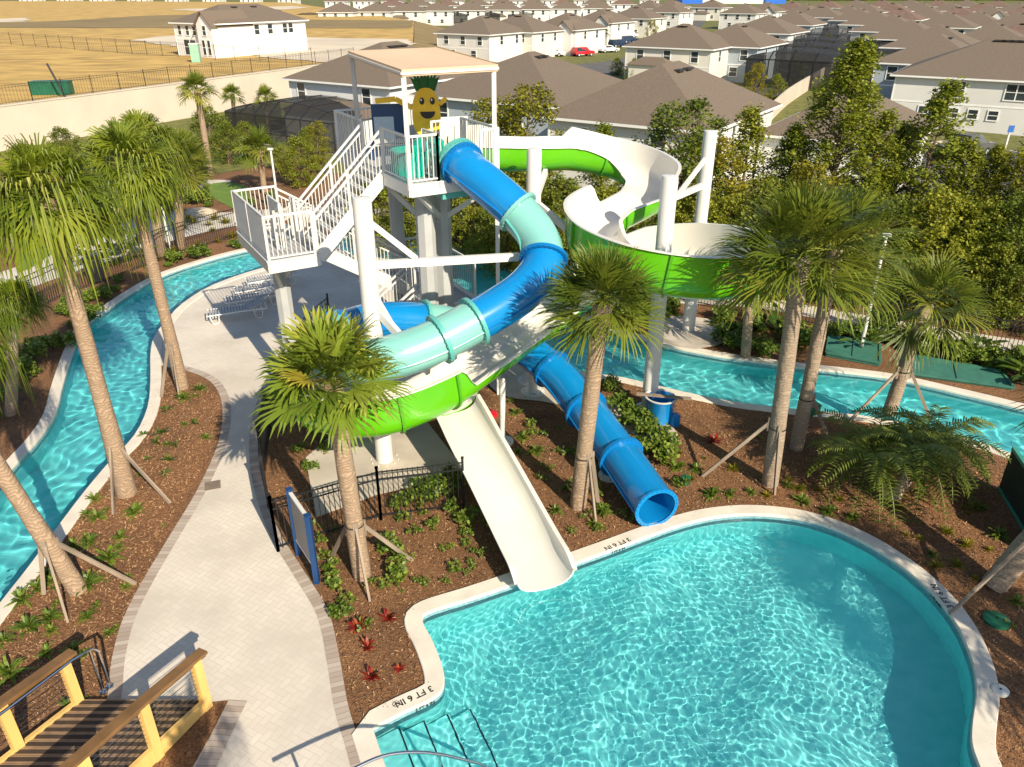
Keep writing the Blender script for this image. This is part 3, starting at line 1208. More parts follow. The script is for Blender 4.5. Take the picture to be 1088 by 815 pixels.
column('tall white column farthest right on the pale slab beyond the river', C3, 6.3, .20, [
    ('arm', z(C3, 4.75), Vector((4.0, 21.0, 4.72))), ('brace', z(C3, 5.6), z(C3, 4.75).lerp(Vector((4.0, 21.0, 4.72)), .62)),
    ('arm', z(C3, 3.1), Vector((cx2 + 1.2, cy2 + 1.0, 3.42)))])
C4 = Vector((.55, 19.6, 0))
column('white column rising between the blue tube and the upper green run', C4, 6.45, .19, [
    ('arm', z(C4, 5.0), Vector((.9, 20.9, 5.62))), ('arm', z(C4, 5.15), Vector((1.55, 18.6, 4.55)))])
p5 = G(534, 470)
column('short slim white post under the white run of the green slide', p5, 1.75, .075)
p6 = G(566, 417)
column('short grey-white pedestal in the shade under the green slide', p6, 2.2, .13)
p7 = Vector((-2.75, 13.95, 0))
p8 = Vector((2.0, 14.8, 0))
p8 = Vector((2.25, 14.8, 0))
column('low white stub post holding up the lower blue tube', p8, .30, .07)


# ------------------------------------------------------------------ slide tower
def rail_mb(pts, pick=.115, h=1.07, mid=False, posts=None):
    """guard rail along floor points: posts, top and bottom rail, pickets"""
    mb = MB()
    P = [Vector(p) for p in pts]
    for a, b in zip(P[:-1], P[1:]):
        L = (b - a).length
        up = Vector((0, 0, 1))
        mb.bar(a + up * h, b + up * h, .05, .05)
        mb.bar(a + up * .10, b + up * .10, .035, .035)
        if mid:
            mb.bar(a + up * (h - .17), b + up * (h - .17), .04, .04)
        n = max(1, round(L / pick))
        top = h - .17 if mid else h
        for k in range(1, n):
            p = a.lerp(b, k / n)
            mb.bar(p + up * .10, p + up * top, .019, .019)
    for p in P:
        mb.bar(p - Vector((0, 0, .12)), p + Vector((0, 0, h + .02)), .06, .06)
    return mb


tw = thing('slide_tower', 'white steel slide tower with three stair flights, railed landing and top platform', 'tower', (TP.x, TP.y, 0))


def grate(name, corners, z_, th=.05):
    """open steel floor plate with a deep rim"""
    mb = MB()
    mb.prism([(p.x, p.y) for p in corners], z_ - th, z_)
    o = mb.build(name, pm('floor_plate', (.40, .40, .40), .6, .2, 30), tw)
    rim = MB()
    n = len(corners)
    for i in range(n):
        a, b = corners[i], corners[(i + 1) % n]
        rim.bar((a.x, a.y, z_ - .12), (b.x, b.y, z_ - .12), .07, .28)
        rim.bar((a.x, a.y, z_ + .02), (b.x, b.y, z_ + .02), .10, .03)
    rim.build('rim_beam', WHITE, o)
    return o


land = grate('landing_floor', [T(-1.12, 0), T(.08, 0), T(.08, 2.95), T(-1.12, 2.95)], ZL)
plat = grate('platform_floor', [T(1.9, -1.5), T(4.2, -1.5), T(4.2, 3.2), T(1.9, 3.2)], ZP)
midl = grate('lower_landing_floor', [T(3.1, 0), T(4.3, 0), T(4.3, 2.95), T(3.1, 2.95)], 2.3)


def flight(a0, z0, a1, z1, b0, b1, n):
    fo = MB()
    for k in range(n):
        t = (k + .5) / n
        p = T(a0 + (a1 - a0) * t, (b0 + b1) / 2, z0 + (z1 - z0) * (k + 1) / n - (z1 - z0) / n * .3)
        fo.box(p, (abs(a1 - a0) / n * 1.05, abs(b1 - b0) - .1, .045), math.atan2(TU.y, TU.x))
    o = fo.build('stair_flight', pm('stair_tread', (.5, .5, .5), .55, .15, 20), tw)
    for b_ in (b0, b1):
        s = MB()
        s.bar(T(a0, b_, z0 - .08), T(a1, b_, z1 - .08), .06, .30)
        s.build('stringer', WHITE, o)
        r_ = rail_mb([T(a0, b_, z0 + .02), T((a0 + a1) / 2, b_, (z0 + z1) / 2 + .02), T(a1, b_, z1 + .02)], .12, 1.0, True)
        r_.build('handrail', WHITE, o)


flight(.08, ZL, 1.9, ZP, .04, 1.25, 10)
flight(3.1, 2.3, 0, ZL, 1.65, 2.9, 10)
flight(-.2, .05, 3.1, 2.3, .1, 1.3, 13)
for pts in ([T(0, 0, ZL), T(-1.1, 0, ZL), T(-1.1, 1.5, ZL), T(-1.1, 2.95, ZL), T(0, 2.95, ZL)], [T(0, 1.32, ZL), T(0, 1.55, ZL)], [T(-.45, 1.0, ZL), T(-.45, 2.0, ZL)],
            [T(1.9, -.02, ZP), T(1.9, -1.5, ZP), T(2.62, -1.5, ZP)], [T(2.62, -1.5, ZP), T(2.62, -.75, ZP)], [T(3.75, -1.5, ZP), T(4.2, -1.5, ZP), T(4.2, .35, ZP)],
            [T(4.2, 1.7, ZP), T(4.2, 3.2, ZP), T(1.9, 3.2, ZP), T(1.9, 1.3, ZP)], [T(3.3, .2, ZP), T(4.2, .2, ZP)],
            [T(4.3, 0, 2.3), T(4.3, 2.95, 2.3), T(3.1, 2.95, 2.3)]):
    rail_mb(pts).build('railing', WHITE, tw)
# side guards where the open slide starts
for b_ in (.2, 1.75):
    gd = MB()
    gd.bar(T(3.9, b_, 6.45), T(5.1, b_, 6.40), .05, .95)
    gd.build('entry_guard', WHITE2, tw)
for (a, b_, zt, s_, m) in ((-.55, 1.45, ZL - .25, .21, GALV), (2.75, -.35, ZP - .25, .24, GALV), (3.35, -.05, ZP - .25, .24, GALV), (3.2, 2.6, ZP - .25, .2, GALV)):
    p = T(a, b_)
    mb = MB()
    mb.lathe((p.x, p.y, 0), [(s_ + .1, 0), (s_ + .1, .04), (s_, .05), (s_, zt)], 8 if m is GALV else 20)
    mb.build('tower_leg', m, tw)
for (a, b_, z0, z1) in ((4.22, -1.4, 0, ZP - .2), (3.1, 2.9, 0, 2.2), (4.25, .05, 0, 2.2), (2.15, 3.4, 2.3, ZP - .2)):
    mb = MB()
    mb.bar(T(a, b_, z0), T(a, b_, z1), .10, .10)
    mb.build('tower_post', WHITE, tw)
for (p, q) in ((T(-.55, 1.45, 3.1), T(-1.0, .1, ZL - .2)), (T(-.55, 1.45, 3.3), T(-.1, .7, ZL - .2)), (T(3.35, -.05, 4.7), T(2.15, -1.4, ZP - .25)), (T(3.35, -.05, 4.7), T(4.2, -1.4, ZP - .25)), (T(3.35, -.05, 4.2), T(2.2, .9, 5.6))):
    mb = MB()
    mb.bar(p, q, .09, .12)
    mb.build('knee_brace', WHITE, tw)
# loose chairs-like turnstile frames on the landing
tf = MB()
for k in range(3):
    for zz in (.35, .6, .85):
        tf.bar(T(-.62 + .28 * k, .95 + .3 * k, ZL + zz), T(-.34 + .28 * k, 1.25 + .3 * k, ZL + zz), .035, .035)
    tf.bar(T(-.62 + .28 * k, .95 + .3 * k, ZL), T(-.62 + .28 * k, .95 + .3 * k, ZL + .95), .05, .05)
tf.build('inner_rail', WHITE, tw)

# canopy over the platform
cn = thing('shade_canopy', 'flat cream canopy on four slim posts over the tower platform', 'canopy', T(3.2, 1.0, ZP))
cc = [T(1.85, -1.53), T(4.2, -1.53), T(4.2, 1.65), T(1.85, 1.65)]
zc = [8.42, 8.42, 8.60, 8.60]
mb = MB()
N_ = 8
vs = []
for j in range(N_ + 1):
    for i in range(N_ + 1):
        s_, t_ = i / N_, j / N_
        p = cc[0].lerp(cc[1], s_).lerp(cc[3].lerp(cc[2], s_), t_)
        vs.append((p.x, p.y, zc[0] + .18 * t_ - .05 * math.sin(math.pi * s_) * math.sin(math.pi * t_) + .03))
mb.add(vs, [(j * (N_ + 1) + i, j * (N_ + 1) + i + 1, (j + 1) * (N_ + 1) + i + 1, (j + 1) * (N_ + 1) + i) for j in range(N_) for i in range(N_)])
for k in range(4):
    a, b = cc[k], cc[(k + 1) % 4]
    mb.add([(a.x, a.y, zc[k] + .03), (b.x, b.y, zc[(k + 1) % 4] + .03), (b.x, b.y, zc[(k + 1) % 4] - .11), (a.x, a.y, zc[k] - .11)], [(3, 2, 1, 0)])
mb.build('canvas', CREAM, cn)
fr_ = MB()
for k in range(4):
    a, b = cc[k], cc[(k + 1) % 4]
    fr_.bar((a.x, a.y, zc[k] - .05), (b.x, b.y, zc[(k + 1) % 4] - .05), .05, .05)
fr_.build('frame', WHITE, cn)
for k, (a, b_) in enumerate(((1.92, -1.46), (4.13, -1.46), (4.13, 1.58), (1.92, 1.58))):
    mb = MB()
    mb.bar(T(a, b_, ZP - .1), T(a, b_, zc[k] - .03), .10, .10)
    mb.build('post', WHITE if k != 3 else GALV, cn)

# pineapple figure cut from board, standing on the platform
pa = thing('pineapple_cutout', 'tall yellow smiling pineapple board figure with green leaves on the platform', 'cutout', T(3.5, .9, ZP))
cen = T(3.5, .9)
fx = Vector((math.cos(R(8)), math.sin(R(8)), 0))        # picture-right direction of the board
fy = Vector((-fx.y, fx.x, 0))


def board(mb, pts2, t0, t1):
    n = len(pts2)
    q = len(mb.v)
    for t_ in (t0, t1):
        mb.v += [tuple(cen + fx * x + fy * t_ + Vector((0, 0, ZP + zz))) for x, zz in pts2]
    mb.f += [tuple(range(q, q + n)), tuple(range(q + n, q + 2 * n))[::-1]] + [(q + (i + 1) % n, q + i, q + n + i, q + n + (i + 1) % n) for i in range(n)]
    mb.m += [0] * (n + 2)
    return mb


body = [(.35 * math.copysign(abs(math.cos(a)) ** .75, math.cos(a)) * (1 - .12 * math.sin(a)), 1.20 + .58 * math.copysign(abs(math.sin(a)) ** .85, math.sin(a))) for a in np.linspace(0, 2 * math.pi, 37)[:-1]]
board(MB(), body, -.10, .10).build('body', YELLOWP, pa)
lf = MB()
for k in range(9):
    x0 = -.18 + .045 * k
    sp = (k - 4) / 4
    board(lf, [(x0 - .06, 1.70), (x0 + .06, 1.70), (x0 + .05 + sp * .10, 1.95), (x0 + sp * .20, 2.18 - .14 * abs(sp) + .06 * (k % 2)), (x0 - .05 + sp * .10, 1.95)], -.07 + .015 * (k % 3), -.03 + .015 * (k % 3))
lf.build('leaves', P_YOUNG, pa)
ey_ = MB()
for x in (-.10, .16):
    board(ey_, [(x + .062 * math.cos(a), 1.47 + .085 * math.sin(a)) for a in np.linspace(0, 6.283, 17)[:-1]], -.118, -.101)
sm_ = [(.03 + .20 * math.cos(a), 1.20 + .05 * math.sin(a) - .0) for a in np.linspace(math.pi, 2 * math.pi, 13)]
board(ey_, [(.03 + .19 * math.cos(a), 1.22 + .17 * math.sin(a)) for a in np.linspace(math.pi, 2 * math.pi, 15)], -.118, -.101)
ey_.build('eyes_and_mouth', BLACKP, pa)
wh = MB()
for x in (-.12, .14):
    board(wh, [(x + .02 * math.cos(a), 1.50 + .028 * math.sin(a)) for a in np.linspace(0, 6.283, 9)[:-1]], -.126, -.119)
wh.build('eye_highlight', TRIM, pa)
am = MB()
am.bar(cen + fx * .34 + Vector((0, 0, ZP + 1.38)), cen + fx * .52 + Vector((0, 0, ZP + 1.52)), .08, .10)
am.bar(cen - fx * .34 + Vector((0, 0, ZP + 1.30)), cen - fx * .75 + Vector((0, 0, ZP + 1.52)), .10, .12)
am.bar(cen - fx * .75 + Vector((0, 0, ZP + 1.52)), cen - fx * 1.25 + Vector((0, 0, ZP + 1.48)), .10, .12)
am.build('arm', YELLOWP, pa)
lg = MB()
for x in (-.13, .13):
    lg.bar(cen + fx * x + Vector((0, 0, ZP)), cen + fx * x + Vector((0, 0, ZP + .62)), .1, .1)
lg.build('leg', YELLOWP, pa)

bsn = thing('blue_rules_board', 'dark blue board with a pale panel beside the pineapple figure', 'board', T(2.72, 1.5, ZP))
c_ = T(2.72, 1.5, ZP)
mb = MB()
mb.box((c_.x, c_.y, ZP + .95), (.85, .09, .85), R(8))
mb.build('board', BLUEP, bsn)
mb = MB()
mb.box((c_.x - .12, c_.y - .06, ZP + .80), (.5, .03, .55), R(8))
mb.build('panel', pm('pale_blue_panel', (.42, .52, .62), .5, .1, 3), bsn)
mb = MB()
for sx_ in (-.45, .45):
    mb.box((c_.x + sx_ * math.cos(R(8)), c_.y + sx_ * math.sin(R(8)), ZP + .25), (.08, .08, .5), R(8))
mb.build('leg', BLUEP, bsn)

# round turquoise start tubs on the platform
for k, (a, b_, r_, lab) in enumerate(((2.45, -.35, .46, 'turquoise ribbed start tub behind the front platform rail'), (3.45, .75, .42, 'smaller turquoise dome below the pineapple figure'))):
    p = T(a, b_, ZP)
    t = thing('start_tub', lab, 'tub', p, 'turquoise tubs on the platform')
    mb = MB()
    mb.lathe((p.x, p.y, ZP), [(r_, .0), (r_ * 1.05, .08), (r_, .16), (r_ * 1.05, .24), (r_, .32), (r_ * 1.06, .42), (r_ * .95, .52), (r_ * .7, .60), (.02, .63)] if k else [(r_, 0), (r_ * 1.06, .1), (r_, .2), (r_ * 1.06, .32), (r_, .42), (r_ * 1.08, .55), (r_ * 1.0, .58), (r_ * .9, .55), (r_ * .85, .2), (.02, .15)], 28)
    mb.build('shell', TURQ, t, True)
#SECTION_PLANTS
# ------------------------------------------------------------------ palms
def fan_leaf(mb, hub0, d, L, Rl, nseg, droop, r, spread=2.35, sag=.0, thin=.085, fold=.3):
    d = Vector(d).normalized()
    s = d.cross(Vector((0, 0, 1)))
    if s.length < .05:
        s = Vector((1, 0, 0)).cross(d)
    s.normalize()
    roll = r.uniform(-.5, .5)
    n = s.cross(d)
    s, n = s * math.cos(roll) + n * math.sin(roll), n * math.cos(roll) - s * math.sin(roll)
    hub0 = Vector(hub0)
    hub = hub0 + d * L - Vector((0, 0, sag * L))
    b = len(mb.v)
    w0 = .022
    mb.v += [tuple(hub0 + s * w0), tuple(hub0 - s * w0), tuple(hub0 + n * w0), tuple(hub)]
    mb.f += [(b, b + 3, b + 2), (b + 2, b + 3, b + 1), (b + 1, b + 3, b)]
    mb.m += [0] * 3
    H = b + 3
    for k in range(nseg):
        a = (k / (nseg - 1) - .5) * 2 * spread
        ln = Rl * (.74 + .26 * math.cos(a * .62)) * r.uniform(.9, 1.05)
        dr = d * math.cos(a) + s * math.sin(a) + n * (fold * abs(math.sin(a)) - .05) + Vector((r.uniform(-.07, .07), r.uniform(-.07, .07), r.uniform(-.07, .07)))
        dr.normalize()
        sd = (s * math.cos(a) - d * math.sin(a))
        wd = thin * Rl * r.uniform(.8, 1.1)
        dz = droop * r.uniform(.7, 1.3)
        p1 = hub + dr * ln * .33 - Vector((0, 0, dz * .06 * ln))
        p2 = hub + dr * ln * .74 - Vector((0, 0, dz * .34 * ln))
        p3 = hub + dr * ln * (1.0 - .22 * min(1, dz)) - Vector((0, 0, dz * .95 * ln))
        tw_ = n * (.35 * wd)
        i = len(mb.v)
        mb.v += [tuple(p1 + sd * wd + tw_), tuple(p1 - sd * wd - tw_ * .2), tuple(p2 + sd * wd * .72 + tw_), tuple(p2 - sd * wd * .72), tuple(p3)]
        mb.f += [(H, i, i + 1), (i, i + 2, i + 3, i + 1), (i + 2, i + 4, i + 3)]
        mb.m += [0] * 3


def fan_crown(n, L, Rl, nseg, droop, seed, emin=-38, emax=82, sag=.08, spread=2.3, thin=.085, fold=.3):
    r = random.Random(seed)
    mb = MB()
    for i in range(n):
        t = (i + .5) / n
        e = R(emax - (emax - emin) * (t ** .85) + r.uniform(-8, 8))
        a = i * 2.39996 + r.uniform(-.25, .25)
        d = (math.cos(a) * math.cos(e), math.sin(a) * math.cos(e), math.sin(e))
        young = 1 - t
        fan_leaf(mb, (r.uniform(-.06, .06), r.uniform(-.06, .06), r.uniform(-.15, .1)), d, L * (.75 + .35 * t) * r.uniform(.9, 1.1), Rl * (.85 + .2 * t) * r.uniform(.9, 1.08), nseg, droop * (.35 + .9 * t), r, spread * r.uniform(.85, 1.05), sag * t, thin, fold)
    return mb


def hang_threads(mb, n, r0, r1, ln, seed):
    """long dry strips that hang from the leaf ends"""
    r = random.Random(seed)
    for _ in range(n):
        a = r.uniform(0, 6.283)
        q = r.uniform(r0, r1)
        x, y = q * math.cos(a), q * math.sin(a)
        z = r.uniform(-.4, .55) - (q - r0) * .25
        l = ln * r.uniform(.3, 1.25)
        wd = r.uniform(.008, .02)
        b = len(mb.v)
        ca, sa = math.cos(a + 1.57), math.sin(a + 1.57)
        dx, dy = math.cos(a) * l * .12, math.sin(a) * l * .12
        mb.v += [(x - ca * wd, y - sa * wd, z), (x + ca * wd, y + sa * wd, z), (x + dx - ca * wd * 1.2, y + dy - sa * wd * 1.2, z - l * .5), (x + dx + ca * wd * 1.2, y + dy + sa * wd * 1.2, z - l * .5), (x + dx * 1.2, y + dy * 1.2, z - l)]
        mb.f += [(b, b + 1, b + 3, b + 2), (b + 2, b + 3, b + 4)]
        mb.m += [0, 0]


def boots_mb(r0, n, ln, seed, zlo=-.75, zhi=-.1):
    """cut leaf bases crossing each other below the crown"""
    r = random.Random(seed)
    mb = MB()
    for k in range(n):
        a = k * 2.4 + r.uniform(-.2, .2)
        z = zlo + (zhi - zlo) * k / n
        d = Vector((math.cos(a), math.sin(a), 0))
        s = Vector((-d.y, d.x, 0))
        p = d * (r0 * .85) + Vector((0, 0, z))
        l = ln * r.uniform(.6, 1.2)
        q = p + d * (l * .55) + Vector((0, 0, l * .8)) + s * r.uniform(-.06, .06)
        w0, w1, th = .075, .028, .02
        vs = [p + s * w0, p - s * w0, q - s * w1, q + s * w1]
        o = d * th
        mb.add(vs + [v - o for v in vs], [(0, 1, 2, 3), (7, 6, 5, 4), (0, 3, 7, 4), (1, 5, 6, 2), (2, 6, 7, 3)])
    return mb


CR = {
    'a': (fan_crown(38, .66, .84, 30, .20, 1, -15, 84, .08, 2.3, .036, .25), P_LIME),
    'b': (fan_crown(44, .50, .92, 28, .16, 2, -30, 84, .06, 1.6, .020, .5), P_SABAL),
    'f': (fan_crown(38, .80, 1.10, 26, .30, 13, -40, 80, .12, 1.5, .020, .4), P_SABAL),
    'c': (fan_crown(46, .72, 1.15, 28, .20, 3, -28, 84, .08, 1.6, .019, .5), P_SABAL),
    'd': (fan_crown(46, .70, 1.0, 26, .80, 4, -38, 84, .14, 1.8, .028, .35), P_DROOP),
    'g': (fan_crown(52, .62, .95, 24, .62, 24, -42, 84, .16, 1.7, .026, .4), P_DROOP),
    'e': (fan_crown(26, .60, .85, 20, .35, 5, -30, 84, .08, 2.0, .036, .35), P_SABAL),
}
hang_threads(CR['g'][0], 220, .5, 1.5, 1.1, 16)
hang_threads(CR['d'][0], 320, .5, 1.55, 1.4, 6)
CROWN_ME = {}


def palm(label, base, top, crown, cs, tr, group, braces=(), trunk='palm_trunk', boots=14, flare=1.25, seed=0, rz=0.0):
    """base on the ground, top = crown centre"""
    base, top = Vector(base), Vector(top)
    t = thing('palm_tree', label, 'palm tree', base, group)
    mb = MB()
    n = 9
    pts = [base.lerp(top, k / n) + Vector((0, 0, 0)) for k in range(n + 1)]
    pts[-1] = pts[-1] - Vector((0, 0, .12))
    rs = [tr * (1 + (flare - 1) * (1 - k / n) ** 3) * (1 + .03 * ((k * 7) % 3 - 1)) for k in range(n + 1)]
    rs[-1] *= 1.15
    rs[-2] *= 1.12
    mb.tube(pts, rs, 14)
    mb.build('trunk', trunk, t, True)
    if crown not in CROWN_ME:
        o = CR[crown][0].build('crown', CR[crown][1])
        CROWN_ME[crown] = o.data
        o.parent = t
    else:
        o = bpy.data.objects.new('crown', CROWN_ME[crown])
        COL.objects.link(o)
        o.parent = t
    o.location = top - base
    o.rotation_euler = (R(4 * math.sin(seed)), R(4 * math.cos(seed * 2)), rz)
    o.scale = (cs, cs, cs)
    if boots:
        bm_ = boots_mb(tr, boots, .34 * max(.8, cs), seed + 3)
        bo = bm_.build('leaf_boots', 'grey_palm_trunk', t)
        bo.location = top - base - Vector((0, 0, .1))
    if crown in 'bcfdg':
        r = random.Random(seed + 50)
        dm = MB()
        for k in range(5):
            a = r.uniform(0, 6.283)
            e = R(r.uniform(-62, -38))
            fan_leaf(dm, (0, 0, -.25), (math.cos(a) * math.cos(e), math.sin(a) * math.cos(e), math.sin(e)), .4, .6 * cs, 14, 1.0, r, 1.2, .1, .03)
        do = dm.build('dead_fronds', P_DEAD, t)
        do.location = top - base
    for k, (ang, rad, hh) in enumerate(braces):
        m2 = MB()
        a = R(ang)
        foot = base + Vector((math.cos(a) * rad, math.sin(a) * rad, 0))
        foot.z = .02
        tp_ = base.lerp(top, hh / max(.1, (top - base).z)) + Vector((math.cos(a) * tr * 1.05, math.sin(a) * tr * 1.05, 0))
        m2.bar(foot, tp_, .042, .075)
        bo = m2.build('wooden_brace', LUMBER, t)
        m3 = MB()
        m3.bar(tp_ - Vector((0, 0, .22)), tp_ + Vector((0, 0, .12)), .09, .045)
        m3.build('batten', LUMBER, bo)
    if braces:
        sp = MB()
        p = base.lerp(top, (braces[0][2] - .02) / (top - base).z)
        sp.lathe((p.x, p.y, p.z), [(tr * 1.12, -.015), (tr * 1.12, .015)], 14)
        sp.build('strap', BLACK, t)
    return t


def up(u, v, uc, vc, dD=0.0):
    """trunk foot at (u,v); crown centre seen at (uc,vc) at the same distance (+dD)"""
    b = G(u, v)
    return b, AD(uc, vc, b.y + dD)


PG = 'sabal palms planted round the slides'
b, t = up(385, 612, 352, 400)
palm('sabal palm in front of the slide with three braces and a big light green crown', b, t, 'a', .98, .155, PG, [(-70, .75, 1.25), (25, 1.0, 1.15), (140, .9, 1.2)], 'palm_trunk', 20, 1.2, 1, .4)
b, t = up(614, 538, 640, 318)
palm('sabal palm standing between the white chute and the lower blue tube', b, t, 'b', .98, .165, PG, [(-60, .65, 1.3), (-10, .45, 1.3)], 'palm_trunk', 26, 1.12, 2, 1.1)
b, t = up(818, 514, 852, 268)
palm('tall sabal palm at the far edge of the pool, front of a close pair', b, t, 'c', 1.05, .165, PG, [(-95, .45, 1.5), (170, 1.5, 1.6)], 'grey_palm_trunk', 22, 1.15, 3, 2.0)
b, t = up(846, 476, 890, 255)
palm('sabal palm just behind the leaning one in the close pair by the pool', b, t, 'f', 1.0, .15, PG, [(-30, .9, 1.4)], 'grey_palm_trunk', 16, 1.15, 4, .7)
b, t = up(944, 440, 986, 318)
palm('sabal palm by the river bank in front of the green flat covers', b, t, 'f', .92, .155, PG, [(200, 1.3, 1.3), (-20, 1.0, 1.3)], 'grey_palm_trunk', 18, 1.15, 5, 3.0)
b, t = up(1056, 622, 1215, 450)
palm('palm at the right edge with only its thick foot and long brace in view', b, t + Vector((0, 0, .6)), 'c', 1.1, .2, PG, [(212, 1.45, 1.2)], 'grey_palm_trunk', 12, 1.15, 6, 1.0)
palm('tall palm standing past the right edge, throwing its shadow on the pool', (11.9, 4.3, 0), (11.7, 4.2, 5.2), 'f', 1.15, .17, PG, (), 'grey_palm_trunk', 12, 1.15, 21, .3)
LG = 'drooping palms along the left river arm'
b, t = up(135, 524, 48, 205)
palm('drooping palm left of the walk, its braced foot between river and path', b, t, 'd', .88, .145, LG, [(-85, .8, 1.35), (-20, 1.2, 1.2), (130, .8, 1.3)], 'palm_trunk', 22, 1.6, 7, .2)
b, t = up(194, 412, 135, 172)
palm('drooping palm with shaggy leaf stubs standing where the walk meets the river', b, t, 'g', 1.0, .145, LG, [(-75, .7, 1.3), (-120, .7, 1.3)], 'palm_trunk', 26, 1.3, 8, 1.7)
b, t = up(84, 628, -110, 330)
palm('palm trunk at the left edge leaning out of view with two braces', b, t, 'd', .92, .135, LG, [(-75, .85, 1.15), (10, 1.0, 1.1), (190, .6, 1.1)], 'palm_trunk', 12, 1.3, 9, 2.2)
b, t = up(12, 440, 14, 318)
palm('short drooping palm at the left edge beyond the river', b, t, 'g', .55, .13, LG, (), 'grey_palm_trunk', 12, 1.2, 10, 2.9)
b, t = up(172, 272, 152, 150)
palm('pale trunked palm on the far river bank behind the shaggy palm', b, t, 'd', 1.0, .17, LG, (), 'palm_trunk', 12, 1.3, 11, .9)
BG = 'palms on the golf lawn and by the houses'
b, t = up(192, 264, 188, 172)
palm('sabal palm on the golf lawn beyond the black fence', b, t, 'c', 1.05, .17, BG, (), 'palm_trunk', 16, 1.15, 13, .5)
b, t = up(224, 186, 209, 94)
palm('tall slim palm in front of the long concrete wall, leftmost of three', b, t, 'e', .95, .17, BG, (), 'palm_trunk', 14, 1.1, 14, .5)
p = G(250, 140, -2.0)
palm('middle palm of three in front of the concrete wall', p, AD(247, 100, p.y), 'e', .95, .18, BG, (), 'palm_trunk', 10, 1.1, 15, 2)
p = G(285, 142, -2.0)
palm('palm of the three by the wall that stands closest to the house', p, AD(282, 102, p.y), 'e', 1.0, .18, BG, (), 'palm_trunk', 10, 1.1, 16, 3)
b, t = up(281, 206, 276, 158)
palm('young yellow-green palm beside the screened porch', b, t, 'e', 1.15, .15, BG, (), 'palm_trunk', 10, 1.1, 17, 1)
b, t = up(556, 258, 541, 205)
palm('small palm behind the upper blue tube', b, t, 'e', 1.0, .16, BG, (), 'grey_palm_trunk', 12, 1.1, 18, 1)
b, t = up(792, 380, 798, 300)
palm('small palm on the far bank by the green bowl', b, t, 'e', .9, .14, BG, (), 'palm_trunk', 12, 1.1, 19, 1.5)


def frond(mb, p0, d, ln, rise, droop, r, lw=.36, n=24):
    """feather leaf: arched rib with leaflets both sides"""
    d = Vector(d).normalized()
    s = Vector((-d.y, d.x, 0))
    pts = []
    for k in range(n + 1):
        t = k / n
        pts.append(Vector(p0) + d * (ln * t * (1 - .12 * t)) + Vector((0, 0, rise * t * ln - droop * t * t * ln)))
    b = len(mb.v)
    for k, p in enumerate(pts):
        wd = .014 * (1 - k / n) + .003
        mb.v += [tuple(p + s * wd), tuple(p - s * wd)]
    for k in range(n):
        mb.f.append((b + 2 * k, b + 2 * k + 1, b + 2 * k + 3, b + 2 * k + 2))
        mb.m.append(0)
    for k in range(2, n):
        t = k / n
        l = lw * math.sin(math.pi * min(1, .12 + t * .86)) ** .6 * r.uniform(.85, 1.1)
        for sg in (1, -1):
            tip = pts[k] + s * (sg * l * .80) + d * (l * .55) + Vector((0, 0, .10 * l - .35 * l * r.random()))
            w_ = d * .022
            i = len(mb.v)
            mid = pts[k].lerp(tip, .5) + Vector((0, 0, .03))
            mb.v += [tuple(pts[k] - w_ * .5), tuple(pts[k] + w_ * .8), tuple(mid + w_), tuple(mid - w_), tuple(tip)]
            mb.f += [(b + 2 * k, i + 1, i), (i, i + 1, i + 2, i + 3), (i + 3, i + 2, i + 4)]
            mb.m += [0] * 3


def date_palm(label, base, spots, n, ln, seed, group):
    r = random.Random(seed)
    base = Vector(base)
    t = thing('date_palm', label, 'date palm', base, group)
    for k, (dx, dy, h) in enumerate(spots):
        tr = MB()
        tp_ = base + Vector((dx, dy, h))
        tr.tube([base + Vector((dx * .1, dy * .1, 0)), base + Vector((dx * .5, dy * .5, h * .35)), tp_], [.10, .085, .08], 10)
        tr.build('trunk', 'grey_palm_trunk', t, True)
        mb = MB()
        for i in range(n):
            a = i * 2.4 + r.uniform(-.2, .2)
            tt = i / n
            frond(mb, tp_, (math.cos(a), math.sin(a), 0), ln * r.uniform(.85, 1.1), 1.0 - 1.0 * tt, .75 + .25 * tt, r)
        mb.build('crown', P_DATE, t)
    return t


b = G(948, 532)
date_palm('low pygmy date palm with leaning stems and feathery leaves by the pool curve', b, [(-.45, .4, .95), (.45, .45, 1.15), (1.1, .9, .95)], 30, 1.6, 3, None)


# ------------------------------------------------------------------ leafy trees
def leaf_cloud(mb, centres, per, rad, size, r):
    for (c, k) in centres:
        for _ in range(int(per * k)):
            v = Vector((r.gauss(0, 1), r.gauss(0, 1), r.gauss(0, .8)))
            v *= rad * k * (.35 + .65 * r.random()) / max(.5, v.length)
            p = c + v
            a, e = r.uniform(0, 6.283), r.uniform(-.9, .9)
            d = Vector((math.cos(a) * math.cos(e), math.sin(a) * math.cos(e), math.sin(e)))
            s = d.cross(Vector((r.uniform(-1, 1), r.uniform(-1, 1), 1.0)))
            if s.length < .1:
                continue
            s.normalize()
            l = size * r.uniform(.6, 1.3)
            w_ = l * .36
            i = len(mb.v)
            mb.v += [tuple(p - d * l * .5), tuple(p + s * w_), tuple(p + d * l * .5), tuple(p - s * w_)]
            mb.f.append((i, i + 1, i + 2, i + 3))
            mb.m.append(0)


